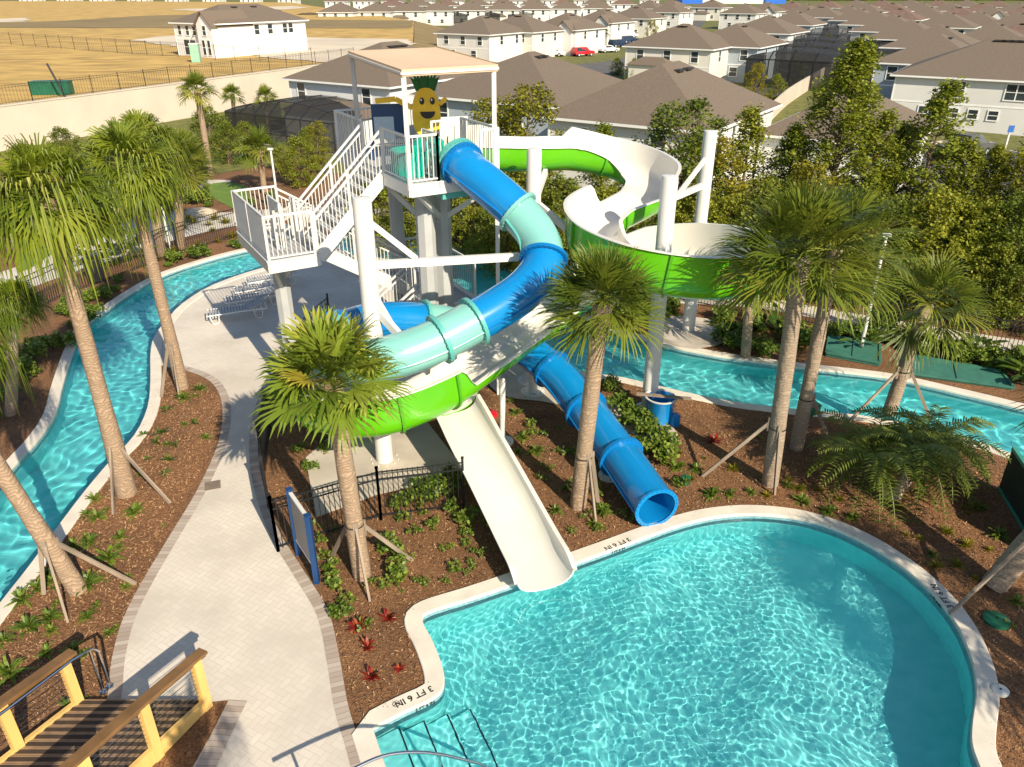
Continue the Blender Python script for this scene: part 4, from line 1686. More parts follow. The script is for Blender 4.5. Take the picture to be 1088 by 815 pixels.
def make_tree(h, wd, shape, leaf, nclump, per, size, seed, trunk_r=.09, clump=.42, base_frac=.08):
    r = random.Random(seed)
    t = thing('leafy_tree', '', 'tree')
    tr = MB()
    wob = [Vector((r.uniform(-.12, .12), r.uniform(-.12, .12), h * .96 * k / 6)) for k in range(7)]
    wob[0] = Vector((0, 0, 0))
    tr.tube(wob, [trunk_r * (1 - .86 * k / 6) for k in range(7)], 8)
    cs = []
    for i in range(nclump):
        f = base_frac + (1 - base_frac) * ((i + r.random()) / nclump)
        if shape == 'cone':
            env = wd / 2 * (1 - f) ** .75 * (.55 + .45 * min(1, f / .12)) + .10
        elif shape == 'bush':
            env = wd / 2 * math.sin(math.pi * min(.97, .22 + .75 * f)) ** .7
        else:
            env = wd / 2 * (math.sin(math.pi * min(.98, f * .86 + .10)) ** .6)
        a = r.uniform(0, 6.283)
        q = env * math.sqrt(r.uniform(.12, 1))
        ax = wob[min(5, int(f * 6))]
        c = Vector((ax.x + q * math.cos(a), ax.y + q * math.sin(a), f * h))
        cs.append((c, r.uniform(.55, 1.2)))
        if i % 2 == 0:
            z0 = max(.1, c.z - q * .9)
            k = min(5.99, z0 / (h * .96) * 6)
            st_ = wob[int(k)].lerp(wob[int(k) + 1], k - int(k))
            tr.tube([st_, st_.lerp(c, .55) + Vector((0, 0, .05)), c], [trunk_r * .32 * (1 - f * .6), trunk_r * .2, .006], 5, False)
    tr.build('trunk', TRUNKW, t, True)
    mb = MB()
    leaf_cloud(mb, cs, per, clump, size, r)
    mb.build('crown', leaf, t)
    return t


TREES = {
    'cone': make_tree(8.0, 4.0, 'cone', L_TREE, 260, 84, .105, 1, .12, .34),
    'thin': make_tree(6.5, 3.0, 'cone', L_TREE, 130, 80, .105, 2, .09, .32),
    'round': make_tree(5.0, 3.4, 'round', L_DARK, 150, 84, .105, 3, .10, .36),
    'yellow': make_tree(5.0, 2.8, 'round', L_YEL, 110, 84, .10, 4, .09, .34),
    'hedge': make_tree(3.6, 3.4, 'bush', L_TREE, 140, 84, .105, 5, .08, .36, .02),
    'hedged': make_tree(3.6, 3.4, 'bush', L_DARK, 140, 84, .105, 6, .08, .36, .02),
}
FIRST = set()


def grow(kind, loc, s, rz, label, group, name=None):
    o = TREES[kind]
    if kind in FIRST:
        o = copy_tree(o)
    FIRST.add(kind)
    place(o, loc, rz, s, label, group)
    return o


def ux(u, D, zt):
    """ground point at distance D whose column at height zt is seen at picture column u"""
    depth = D * math.cos(PITCH) + (HCAM - zt) * math.sin(PITCH)
    return Vector(((u - CX) / F * depth, D, terrain_z((u - CX) / F * depth, D)))


TG = 'trees behind the fence on the right'
TL = [('cone', 893, 29.5, 8.3, 'tallest pointed tree of the row, dense and yellow-green'), ('thin', 986, 28.5, 7.0, 'second tallest thin loose tree with a see-through top'),
      ('yellow', 560, 33.0, 6.4, 'bright yellow-green tree directly behind the tower canopy'), ('yellow', 528, 34.0, 5.9, 'yellow-green tree half hidden by the right canopy post'),
      ('thin', 640, 31.5, 5.2, 'thin tree rising behind the top of the white flume'), ('round', 722, 30.5, 6.1, 'round dark tree behind the highest bend of the flume'),
      ('yellow', 752, 29.5, 5.0, 'yellowish tree behind the tall far column'), ('thin', 792, 30.5, 5.9, 'pointed tree left of the tallest pointed tree'),
      ('cone', 838, 30.0, 5.4, 'lower pointed tree touching the tallest pointed tree'), ('yellow', 858, 27.0, 4.6, 'pale yellow tree low in front of the tallest pointed tree'),
      ('thin', 925, 29.0, 6.0, 'thin tree just right of the tallest pointed tree'), ('cone', 950, 30.0, 5.4, 'dense pointed tree between the two tallest trees'),
      ('thin', 1018, 28.0, 5.2, 'thin tree right of the second tallest tree'), ('cone', 1046, 28.5, 4.9, 'pointed tree hiding part of the parking bay'),
      ('yellow', 1078, 27.0, 5.0, 'yellow-green tree at the right edge of the row'), ('round', 1112, 28.0, 5.6, 'tree at the far right end, cut by the picture edge'),
      ('cone', 1180, 27.0, 5.5, 'pointed tree standing past the right end of the row'), ('round', 1250, 26.0, 5.2, 'round dark tree standing past the right end of the row')]
for i, (k, u, D, h, lab) in enumerate(TL):
    h0 = {'cone': 8.0, 'thin': 6.5, 'round': 5.0, 'yellow': 5.0}[k]
    q = h / h0
    wd_f = 1.3 if k in ('cone', 'thin') else 1.1
    grow(k, ux(u, D, h * .6), (q * wd_f, q * wd_f, q), i * 1.3, lab, TG)
HGR = 'hedge bushes in front of the tree row'
hd = [(600, 29, 3.6), (560, 30, 4.0), (645, 28.5, 3.4), (690, 28, 3.6), (735, 27.5, 3.6), (775, 27.2, 3.3), (815, 26.8, 3.8), (855, 26.4, 3.4), (900, 26.2, 3.9), (940, 26, 3.5), (985, 25.8, 3.9), (1028, 25.4, 3.6), (1070, 25.0, 3.9), (1110, 24.6, 3.7), (1050, 23.9, 2.6), (1090, 23.3, 2.8), (1160, 24.0, 3.8), (1220, 23.0, 3.6)]
for i, (u, D, h) in enumerate(hd):
    k = 'hedge' if i % 3 else 'hedged'
    if i == 13:
        continue
    grow(k, ux(u, D, h * .5), h / 3.6, i * 1.9, ('hedge bush %s along the right fence counted from the tower' % (ORD[i])), HGR)
BGB = 'bushes on the golf lawn and by the porch'
bl = [('hedge', 318, 44, 2.6, 'rounded bush below the tower stairs beyond the lawn'), ('yellow', 338, 47, 3.0, 'yellow-green bush in front of the screened porch'), ('hedged', 240, 50, 2.4, 'dark bush left of the porch by the putting green'),
      ('hedge', 262, 52, 2.2, 'bush just in front of the porch screen'), ('hedged', 222, 55, 3.4, 'dark pointed shrub against the concrete wall'), ('hedge', 330, 50, 2.2, 'bush right of the young palm by the porch'),
      ('hedge', 300, 48, 1.6, 'low clipped bush near the putting green'), ('hedged', 398, 33, 3.0, 'dark bush behind the fence under the tower'), ('hedge', 425, 32, 3.4, 'bright bush behind the fence under the platform'),
      ('hedged', 455, 32, 2.6, 'dark bush between the grey tower legs'), ('hedge', 505, 31, 2.8, 'bush behind the tower below the blue tube'), ('yellow', 475, 36, 4.5, 'yellowish tree behind the tower platform'), ('hedged', 530, 29, 2.6, 'dark bush beside the small palm behind the blue tube'),
      ('hedged', 205, 42, 2.0, 'dark bush on the lawn left of the putting green'), ('hedge', 30, 42, 2.6, 'bush at the left edge beyond the lawn'), ('hedged', 70, 47, 2.6, 'bush on the far side of the lawn behind the palm crowns'),
      ('hedge', 150, 49, 2.4, 'bush behind the shaggy palm far across the lawn')]
for i, (k, u, D, h, lab) in enumerate(bl):
    h0 = {'hedge': 3.6, 'hedged': 3.6, 'yellow': 5.0}[k]
    p = ux(u, D, h * .5)
    o = grow(k, p, h / h0, i * 2.1, lab, BGB)

# ------------------------------------------------------------------ small planting
def blade_tuft(n, ln, wd, seed, leaf, arch=.8, flat_=.3):
    r = random.Random(seed)
    mb = MB()
    for i in range(n):
        a = r.uniform(0, 6.283)
        e = r.uniform(flat_, 1.35)
        l = ln * r.uniform(.6, 1.15)
        d = Vector((math.cos(a), math.sin(a), 0))
        s = Vector((-d.y, d.x, 0))
        pts = [d * (l * t * math.cos(e)) + Vector((0, 0, l * t * math.sin(e) - arch * l * t * t * .6)) for t in (0, .4, .75, 1)]
        b = len(mb.v)
        for p, k in zip(pts[:3], (.7, 1, .7)):
            mb.v += [tuple(p + s * wd * k), tuple(p - s * wd * k)]
        mb.v.append(tuple(pts[3]))
        mb.f += [(b, b + 1, b + 3, b + 2), (b + 2, b + 3, b + 5, b + 4), (b + 4, b + 5, b + 6)]
        mb.m += [0] * 3
    return mb


def bushlet(n, rad, size, seed):
    r = random.Random(seed)
    mb = MB()
    cs = [(Vector((r.uniform(-rad, rad) * .7, r.uniform(-rad, rad) * .7, rad * r.uniform(.25, 1.0))), r.uniform(.7, 1.1)) for _ in range(9)]
    leaf_cloud(mb, cs, n / 9, rad * .45, size, r)
    return mb


def broad(n, ln, seed):
    """upright plant with long paddle leaves"""
    r = random.Random(seed)
    mb = MB()
    for i in range(n):
        a = i * 2.4 + r.uniform(-.3, .3)
        e = r.uniform(.7, 1.35)
        d = Vector((math.cos(a), math.sin(a), 0))
        s = Vector((-d.y, d.x, 0))
        l = ln * r.uniform(.7, 1.1)
        st_ = d * .05
        hub = st_ + (d * math.cos(e) + Vector((0, 0, math.sin(e)))) * l * .5
        b = len(mb.v)
        mb.v += [tuple(st_ + s * .02), tuple(st_ - s * .02), tuple(hub)]
        mb.f.append((b, b + 1, b + 2))
        mb.m.append(0)
        e2 = e - .35
        dr = d * math.cos(e2) + Vector((0, 0, math.sin(e2)))
        prof = [(0, .02), (.15, .10), (.45, .13), (.8, .08), (1, .0)]
        b = len(mb.v) - 1
        prev = None
        for t, w_ in prof[1:-1]:
            p = hub + dr * (l * .62 * t) - Vector((0, 0, .22 * l * t * t))
            i0 = len(mb.v)
            mb.v += [tuple(p + s * w_ * l * .8), tuple(p - Vector((0, 0, .03))), tuple(p - s * w_ * l * .8)]
            if prev is None:
                mb.f += [(b, i0, i0 + 1), (b, i0 + 1, i0 + 2)]
                mb.m += [0, 0]
            else:
                mb.f += [(prev, i0, i0 + 1, prev + 1), (prev + 1, i0 + 1, i0 + 2, prev + 2)]
                mb.m += [0, 0]
            prev = i0
        p = hub + dr * (l * .62) - Vector((0, 0, .24 * l))
        mb.v.append(tuple(p))
        k = len(mb.v) - 1
        mb.f += [(prev, k, prev + 1), (prev + 1, k, prev + 2)]
        mb.m += [0, 0]
    return mb


SM = {'fern': blade_tuft(46, .30, .017, 1, L_SHRUB).build('fern', L_SHRUB), 'grass': blade_tuft(60, .26, .008, 2, L_SHRUB, .7, .6).build('grass_tuft', L_YEL),
      'shrub': bushlet(230, .25, .075, 3).build('low_shrub', L_SHRUB), 'sprig': bushlet(90, .15, .06, 4).build('sprig', L_SHRUB), 'brom': blade_tuft(26, .22, .022, 5, L_RED, .45, .35).build('bromeliad', L_RED),
      'bush': bushlet(700, .5, .11, 6).build('bank_shrub', L_SHRUB), 'broad': broad(16, 1.7, 7).build('broad_leaf_plant', L_BIG), 'agave': blade_tuft(14, .24, .022, 8, L_DARK, .5, .15).build('limp_succulent', L_BIG)}
USED = set()


def sow(kind, u, v, s, label, cat, group, z=None):
    o = SM[kind]
    if kind in USED:
        o = o.copy()
        COL.objects.link(o)
    USED.add(kind)
    p = G(u, v)
    p.z = terrain_z(p.x, p.y) if z is None else z
    place(o, p, rnd.uniform(0, 6.28), s * rnd.uniform(.65, 1.35), label, group)
    o['category'] = cat
    return o


def scatter(kind, px, n, s, label, cat, group, seed):
    r = random.Random(seed)
    poly = gpoly(px)
    xs, ys = [q[0] for q in poly], [q[1] for q in poly]
    k = 0
    while k < n:
        x, y = r.uniform(min(xs), max(xs)), r.uniform(min(ys), max(ys))
        A, B = np.array([x]), np.array([y])
        if not inside_np(poly, A, B)[0] or inside_np(pl, A, B)[0] or inside_np(river, A, B)[0] or inside_np(path, A, B)[0]:
            continue
        o = SM[kind].copy()
        COL.objects.link(o)
        place(o, Vector((x, y, 0)), r.uniform(0, 6.28), s * r.uniform(.5, 1.5), label, group)
        o['category'] = cat
        k += 1


scatter('sprig', [(330, 560), (400, 560), (500, 545), (540, 605), (440, 645), (420, 690), (380, 700), (350, 640)], 26, .7, 'small leafy sprig in the mulch between the walk and the white chute', 'small plant', 'sprigs in front of the slide fence', 1)
scatter('sprig', [(545, 420), (600, 440), (690, 560), (620, 580), (590, 540)], 22, .75, 'small green plant in the mulch between white chute and blue tube', 'small plant', 'plants between the two slide ends', 2)
scatter('grass', [(720, 470), (900, 460), (1060, 520), (1070, 640), (960, 590), (850, 540), (740, 540)], 34, .8, 'grassy green tuft in the mulch along the far pool edge', 'grass tuft', 'grass tufts round the pool', 3)
scatter('fern', [(120, 500), (200, 400), (232, 430), (200, 530), (125, 690), (40, 720), (0, 690), (80, 580)], 26, .6, 'bright green fern in the mulch bed between the river and the walk', 'fern', 'ferns in the bed between river and walk', 4)
scatter('bush', [(620, 316), (690, 330), (800, 356), (900, 366), (1030, 392), (1100, 405), (1100, 395), (1020, 376), (900, 354), (790, 338), (680, 316)], 22, .7, 'green shrub between the right river bank and the black fence', 'shrub', 'shrubs along the right river bank', 5)
scatter('bush', [(60, 330), (110, 305), (190, 275), (262, 256), (262, 262), (190, 282), (115, 318), (70, 380)], 16, .7, 'dark shrub on the left bank between the river and the black fence', 'shrub', 'shrubs along the left fence', 6)
scatter('bush', [(110, 262), (200, 232), (262, 226), (330, 226), (330, 215), (262, 210), (205, 208), (150, 200), (100, 220)], 16, 1.0, 'shrub beside the putting greens beyond the left fence', 'shrub', 'shrubs round the putting greens', 7)
gA = 'ferns in the bed between river and walk'
for u, v in [(100, 531), (92, 548), (103, 551), (143, 545), (95, 578), (128, 571), (115, 594), (77, 581), (93, 622), (53, 658), (93, 656), (4, 682), (50, 694), (10, 716), (23, 638), (40, 626), (50, 611), (78, 692), (77, 752), (195, 424), (213, 414), (30, 668)]:
    sow('fern', u, v, 1.35, 'bright green fern in the mulch bed between the river and the walk', 'fern', gA)
for u, v in [(207, 450), (173, 460), (186, 473), (157, 488), (180, 489), (175, 504), (177, 436), (166, 470), (136, 492)]:
    sow('agave', u, v, 1.0, 'limp dark succulent in the mulch beside the bend of the walk', 'succulent', 'limp succulents in the left bed')
for u, v in [(350, 606), (355, 623), (369, 641), (344, 594), (408, 623), (417, 588), (450, 547), (441, 568), (479, 544), (470, 585), (482, 606), (451, 621), (497, 556), (494, 579), (423, 612), (429, 553), (362, 655), (338, 578), (460, 560), (500, 600), (523, 560), (512, 590), (330, 560)]:
    sow(('sprig', 'shrub')[int(u + v) % 3 == 0], u, v, .95, 'small leafy sprig in the mulch between the walk and the white chute', 'small plant', 'sprigs in front of the slide fence')
for u, v in [(432, 536), (446, 533), (458, 530), (470, 526), (482, 522), (452, 522), (468, 516), (480, 512), (420, 540), (330, 500), (318, 480), (345, 480), (340, 465)]:
    sow('shrub', u, v, 1.15, 'dense light green shrub just behind the black slide fence', 'shrub', 'shrubs behind the slide fence')
for u, v in [(563, 453), (550, 481), (577, 463), (593, 481), (570, 481), (590, 544), (607, 566), (630, 558), (543, 428), (556, 466), (585, 500), (600, 520), (640, 545), (548, 440), (575, 510)]:
    sow('sprig' if int(u) % 2 else 'fern', u, v, 1.0, 'small green plant in the mulch between white chute and blue tube', 'small plant', 'plants between the two slide ends')
for i, (u, v) in enumerate([(690, 462), (672, 452), (683, 478), (700, 490), (660, 440), (705, 476), (652, 415), (665, 420), (640, 410), (723, 517)]):
    sow('bush' if i < 7 else 'shrub', u, v, .72, 'leafy green shrub beside the lower blue tube near the blue bin', 'shrub', 'shrubs beside the lower blue tube')
for u, v in [(733, 510), (756, 527), (776, 526), (798, 524), (836, 516), (852, 534), (906, 551), (779, 500), (740, 500), (880, 545), (1042, 541), (1027, 581), (1075, 602), (1080, 640), (1060, 570), (1070, 665), (990, 590), (720, 498)]:
    sow('grass' if int(u) % 2 else 'fern', u, v, 1.0, 'grassy green tuft in the mulch along the far pool edge', 'grass tuft', 'grass tufts round the pool')
for u, v in [(380, 668), (412, 658), (391, 688), (424, 712), (394, 720)]:
    sow('brom', u, v, 1.05, 'red bromeliad in the mulch corner beside the pool edge', 'bromeliad', 'red bromeliads by the pool corner')
sow('brom', 759, 470, 1.2, 'orange-red bromeliad in the mulch behind the blue bin', 'bromeliad', None)
for u, v in [(655, 338), (690, 345), (800, 372), (815, 378), (840, 365), (860, 372), (905, 358), (930, 352), (950, 365), (972, 370), (1000, 372), (1020, 380), (1045, 388), (1070, 395), (1085, 405), (830, 352), (770, 362), (785, 372), (1085, 385), (700, 334), (670, 326), (640, 322), (610, 312)]:
    sow('bush', u, v, .95, 'green shrub between the right river bank and the black fence', 'shrub', 'shrubs along the right river bank')
for u, v in [(648, 330), (668, 340), (712, 336), (805, 352), (825, 360), (845, 358), (868, 352), (890, 358), (915, 372), (942, 358), (985, 376), (1012, 384), (1035, 378), (1060, 386), (1078, 378), (1098, 410), (760, 345)]:
    sow('fern' if int(u) % 3 else 'broad', u, v, 1.6 if int(u) % 3 else .75, 'bright leafy clump between the shrubs of the right river bank', 'leafy plant', 'leafy clumps on the right river bank')
for u, v, s in [(125, 282, 1.2), (137, 278, 1.1), (112, 286, .9)]:
    sow('broad', u, v, s, 'clump of paddle leaves beside the dark bin on the left bank', 'broad leaf plant', 'paddle leaved plants on the left bank')
for u, v, s in [(500, 252, 1.5), (515, 262, 1.3), (488, 250, 1.2), (530, 270, 1.0)]:
    sow('broad', u, v, s, 'banana-like plant behind the tower under the blue tube', 'broad leaf plant', 'banana-like plants behind the tower')
for u, v in [(205, 238), (228, 234), (222, 240), (240, 238), (226, 246), (200, 236), (196, 243), (260, 250), (247, 253), (232, 258), (212, 262), (186, 270), (165, 278)]:
    sow('grass', u, v, 2.0, 'spiky yellow-green clump by the golf path or the left fence', 'spiky plant', 'spiky clumps along the golf path')
for u, v in [(5, 395), (22, 405), (10, 425), (30, 385), (15, 375), (40, 370), (-10, 450), (58, 372), (80, 335), (96, 320)]:
    sow('bush', u, v, .9, 'dark shrub on the left bank below the drooping palms', 'shrub', 'shrubs on the left bank')
#SECTION_PROPS
# ------------------------------------------------------------------ fences
def fence(label, pts, h=1.25, post_every=2.4, group=None, pick=.11, name='metal_fence', lean_top=True):
    pts = [Vector(p) for p in pts]
    t = thing(name, label, 'fence', pts[0], group)
    mb = MB()
    posts = []
    for a, b in zip(pts[:-1], pts[1:]):
        L = (b - a).length
        u3 = Vector((0, 0, 1))
        for hh in (.12, h - .20, h - .03):
            mb.bar(a + u3 * hh, b + u3 * hh, .024, .024)
        n = max(1, round(L / pick))
        for k in range(1, n):
            p = a.lerp(b, k / n)
            mb.bar(p + u3 * .06, p + u3 * (h + .0), .014, .014)
        m = max(1, round(L / post_every))
        posts += [a.lerp(b, k / m) for k in range(m)]
    posts.append(pts[-1])
    mb.build('pickets', BLACK, t)
    for p in posts:
        q = MB()
        q.bar(p - Vector((0, 0, .1)), p + Vector((0, 0, h + .08)), .05, .05)
        q.box((p.x, p.y, p.z + h + .09), (.062, .062, .03))
        q.build('post', BLACK, t)
    return t


def gl(px, z=0.0):
    return [G(u, v, z) for u, v in px]


FG = 'black metal fences round the pool grounds'
fence('black picket fence along the left far bank in front of the golf lawn', gl([(-50, 372), (30, 335), (75, 312), (112, 300), (190, 270), (262, 249), (330, 241)]), 1.3, 2.4, FG)
fence('black picket fence behind the slide tower', gl([(330, 241), (395, 243), (450, 243), (540, 259), (600, 285)]), 1.3, 2.4, FG)
fence('black picket fence along the right bank below the tree row', gl([(600, 285), (680, 312), (794, 335), (900, 352), (1027, 374), (1140, 396), (1300, 432)]), 1.25, 2.4, FG)
fence('low black fence panel in front of the concrete slab, ending by the white chute', gl([(405, 552), (493, 541)]), 1.22, 3.0, FG, .105)
fence('black fence panel from the walk to the post behind the front palm', gl([(296, 586), (405, 552)]), 1.22, 3.0, FG, .105)
fence('black fence running along the walk edge beside the blue sign', gl([(296, 586), (286, 540), (281, 500), (288, 462), (306, 425)]), 1.22, 1.6, FG, .105)
fence('short black fence under the tower landing by the loungers', gl([(306, 425), (318, 395), (330, 372), (352, 352)]), 1.2, 1.6, FG, .105)

# ------------------------------------------------------------------ blue-posted sign seen from its edge
a, b = G(318, 589), G(337, 619)
t = thing('notice_sign', 'grey notice board between two dark blue posts at the walk edge', 'sign', (a + b) / 2)
for p in (a, b):
    mb = MB()
    mb.bar(p, p + Vector((0, 0, 1.55)), .10, .10)
    mb.box((p.x, p.y, 1.56), (.115, .115, .03), math.atan2(b.y - a.y, b.x - a.x))
    mb.build('post', BLUEP, t)
mb = MB()
m_ = (a + b) / 2
d = (b - a)
mb.box((m_.x, m_.y, .95), (d.length - .11, .05, 1.05), math.atan2(d.y, d.x))
mb.build('panel', GREYP, t)
for zz in (.40, 1.50):
    mb = MB()
    mb.box((m_.x, m_.y, zz), (d.length - .11, .07, .05), math.atan2(d.y, d.x))
    mb.build('frame_rail', WHITE, t)

# ------------------------------------------------------------------ timber footbridge in the near corner
bd = Vector((-.42, -.907, 0)).normalized()           # away from the walk
bs = Vector((bd.y, -bd.x, 0))                        # towards the picture left
A0 = G(222, 750)
tb = thing('timber_footbridge', 'yellow pine footbridge with brown handrails and cable sides meeting the walk', 'footbridge', A0)


def bz(t_):
    return .04 + .09 * t_ - .012 * t_ * t_


LB = 4.4
for side, off, nm in ((0, 0.0, 'r'), (1, 1.78, 'l')):
    o0 = A0 + bs * off + bd * (-.02 if side == 0 else .82)
    fb = MB()
    n = 6
    for k in range(n):
        t0, t1 = LB * k / n, LB * (k + 1) / n
        p0, p1 = o0 + bd * t0, o0 + bd * t1
        fb.bar((p0.x, p0.y, bz(t0) - .02), (p1.x, p1.y, bz(t1) - .02), .07, .34)
    fb.build('side_beam', PINE, tb)
    cp = MB()
    for k in range(n):
        t0, t1 = LB * k / n - (.12 if k == 0 else 0), LB * (k + 1) / n
        p0, p1 = o0 + bd * t0, o0 + bd * t1
        cp.bar((p0.x, p0.y, bz(t0) + 1.02), (p1.x, p1.y, bz(t1) + 1.02), .17, .05)
        cp.bar((p0.x, p0.y, bz(t0) + .955), (p1.x, p1.y, bz(t1) + .955), .06, .08)
    cp.build('handrail', STAIN, tb)
    for k, tt in enumerate((.06, 1.02, 1.98, 2.12, 3.1, 4.1)):
        p = o0 + bd * tt
        mb = MB()
        mb.box((p.x, p.y, bz(tt) + .39), (.14, .11, 1.14), math.atan2(bd.y, bd.x))
        po = mb.build('post', PINE, tb)
        bo = MB()
        for q in range(9):
            w_ = p + bs * (.0) - bd * .0
            sgn = -1 if side == 0 else 1
            c_ = p - bs * (sgn * -.058)
            bo.box((p.x - bd.x * .0716, p.y - bd.y * .0716, bz(tt) + .28 + q * .085), (.012, .025, .025), math.atan2(bd.y, bd.x))
        bo.build('cable_fitting', BLACK, po)
    cb = MB()
    for q in range(9):
        for k in range(n):
            t0, t1 = LB * k / n, LB * (k + 1) / n
            p0, p1 = o0 + bd * t0, o0 + bd * t1
            cb.bar((p0.x, p0.y, bz(t0) + .28 + q * .085), (p1.x, p1.y, bz(t1) + .28 + q * .085), .007, .007)
    cb.build('cable', STEEL, tb)
dk = MB()
strip = MB()
k = 0
tt = 0.0
while tt < LB:
    p = A0 + Vector((-.98, 0, 0)) + bd * (tt + .08)
    dk.box((p.x, p.y, bz(tt) + .10), (1.90, .122, .035))
    p2 = p + bd * .0
    if True:
        strip.box((p.x, p.y, bz(tt) + .1195), (1.86, .066, .006))  # thin darker strip along the middle of each deck board
    tt += .145
    k += 1
dko = dk.build('deck_boards', DECKB, tb)
strip.build('dark_strip', PLANKD, dko)
sr = MB()
o1 = A0 + bs * 1.70 + bd * .72
pts = [o1 + bd * (-.32) + Vector((0, 0, .04)), o1 + bd * (-.32) + Vector((0, 0, .80)), o1 + bd * (-.25) + Vector((0, 0, .93)), o1 + bd * .1 + Vector((0, 0, 1.0))] + [o1 + bd * x + Vector((0, 0, bz(x) + .92)) for x in (1.0, 2.0, 3.0, 4.2)]
sr.tube(pts, .024, 8)
q0 = o1 + bd * (-.20)
sr.tube([q0 + Vector((0, 0, .04)), q0 + Vector((0, 0, .93))], .02, 8)
for p in (pts[0], q0 + Vector((0, 0, .04))):
    sr.lathe((p.x, p.y, .02), [(.01, .0), (.06, .0), (.06, .02), (.02, .03)], 12)
sr.build('steel_handrail', STEEL, tb, True)

# ------------------------------------------------------------------ pool handrail
t = thing('pool_handrail', 'stainless steel handrail curving from the walk down into the pool', 'handrail', G(395, 800))
pts = [(-2.75, 6.25, .93), (-2.5, 6.38, .95), (-2.1, 6.62, .95), (-1.72, 6.85, .92), (-1.35, 7.0, .80), (-1.0, 7.12, .60), (-.7, 7.22, .36), (-.42, 7.32, .10), (-.2, 7.40, -.25), (-.1, 7.43, -.9)]
mb = MB()
mb.tube(catmull(pts, 5), .024, 10)
mb.build('rail', STEEL, t, True)
for k, (x, y, z1, z0) in enumerate(((-2.5, 6.38, .95, 0), (-1.0, 7.12, .6, -.95))):
    mb = MB()
    mb.tube([(x, y, z0), (x, y, z1)], .022, 8)
    mb.lathe((x, y, max(z0, .0)), [(.0, .006), (.055, .006), (.05, .02), (.022, .03)], 12)
    mb.build('upright', STEEL, t, True)

# ------------------------------------------------------------------ loungers
def make_lounger():
    t = thing('sun_lounger', '', 'sun lounger', (0, 0, 0), 'white loungers on the deck by the tower')
    mb = MB()
    for y in (-.31, .31):
        mb.tube(catmull([(-.95, y, .30), (-.2, y, .32), (.25, y, .33), (.95, y, .33)], 3), .022, 6)
    for x in (-.95, .95):
        mb.tube([(x, -.31, .31), (x, .31, .31)], .022, 6)
    mb.build('frame', WHITE, t, True)
    for sx in (-.72, .68):
        for y in (-.29, .29):
            m2 = MB()
            m2.tube(catmull([(sx - .14, y, .32), (sx - .1, y, .05), (sx, y, .015), (sx + .1, y, .05), (sx + .14, y, .32)], 3), .018, 6)
            m2.build('leg', WHITE, t, True)
    m3 = MB()
    for k in range(13):
        x = -.85 + k * .095
        m3.box((x, 0, .335), (.055, .62, .008))
    m3.build('seat_straps', pm('grey_sling', (.30, .32, .35), .7, .1, 4), t)
    m4 = MB()
    p0, p1 = Vector((.30, 0, .34)), Vector((.92, 0, .58))
    for y in (-.29, .29):
        m4.bar(p0 + Vector((0, y, 0)), p1 + Vector((0, y, 0)), .035, .035)
    for k in range(8):
        q = p0.lerp(p1, (k + .5) / 8)
        m4.box(q, (.055, .58, .008), 0, 0, Matrix.Rotation(-R(21), 3, 'Y'))
    m4.build('backrest', pm('grey_sling', (.30, .32, .35), .7, .1, 4), t)
    return t


lo = make_lounger()
for i, (u, v, rz, lab) in enumerate([(253, 338, 3, 'white strap lounger nearest the walk in the tower shade'), (270, 324, 6, 'white strap lounger second from the walk'), (279, 313, 8, 'white strap lounger third from the walk'), (290, 303, 10, 'white strap lounger farthest from the walk, near the river edge')]):
    o = lo if i == 0 else copy_tree(lo)
    p = G(u, v)
    place(o, (p.x, p.y, .01), R(rz + 18), 1.0, lab)

# ------------------------------------------------------------------ small items
p = G(700, 446)
t = thing('blue_bin', 'open round blue bin with a white rim beside the column foot', 'bin', p)
mb = MB()
mb.lathe((p.x, p.y, 0), [(.34, .03), (.38, .62), (.41, .66), (.38, .67), (.35, .60), (.31, .06), (.02, .05)], 28)
mb.build('body', BLUE, t, True)
mb = MB()
mb.lathe((p.x, p.y, 0), [(.375, .66), (.415, .675), (.42, .70), (.37, .70), (.36, .67)], 28)
mb.build('rim', WHITE2, t, True)
q = p + Vector((.34, -.28, 0))
mb = MB()
mb.box((q.x, q.y, .16), (.2, .2, .32), .4)
mb.build('drain_box', BLUE2, t)
t = thing('timber_plank', 'pale timber plank lying across the blue bin', 'plank', p + Vector((0, 0, .70)))
mb = MB()
mb.bar((p.x - .62, p.y + .05, .74), (p.x + .72, p.y - .22, .74), .11, .04)
mb.build('plank', LUMBER, t)
for i, (u0, v0, u1, v1, lab) in enumerate([(655, 420, 664, 440, 'short timber offcut on the mulch left of the blue bin'), (664, 447, 672, 436, 'bent timber offcut on the mulch nearest the leafy shrubs')]):
    a, b = G(u0, v0), G(u1, v1)
    mb = MB()
    mb.bar((a.x, a.y, .07), (b.x, b.y, .04), .06, .05)
    tag(mb.build('timber_offcut', LUMBER), lab, 'timber', 'timber offcuts by the blue bin')
p = G(521, 441)
mb = MB()
mb.lathe((p.x, p.y, 0), [(.02, .13), (.12, .12), (.19, .07), (.20, .02), (.20, .0)], 14)
o = mb.build('red_float', REDP, None, True)
tag(o, 'small flat red cover lying on the mulch beside the white chute', 'cover')
p = G(728, 514)
t = thing('valve_box', 'small round dark green irrigation valve box in the mulch', 'valve box', p)
mb = MB()
mb.lathe((p.x, p.y, 0), [(.10, 0), (.105, .16), (.09, .2), (.02, .21)], 16)
mb.build('body', DGREEN, t, True)
p = G(862, 440)
t = thing('valve_box', 'green lidded box at the foot of the palm pair by the river', 'valve box', p)
mb = MB()
mb.box((p.x, p.y, .14), (.30, .26, .28), .3)
mb.build('body', DGREEN, t)
mb = MB()
mb.box((p.x, p.y, .295), (.33, .29, .03), .3)
mb.build('lid', DGREEN, t)
p = G(1058, 660)
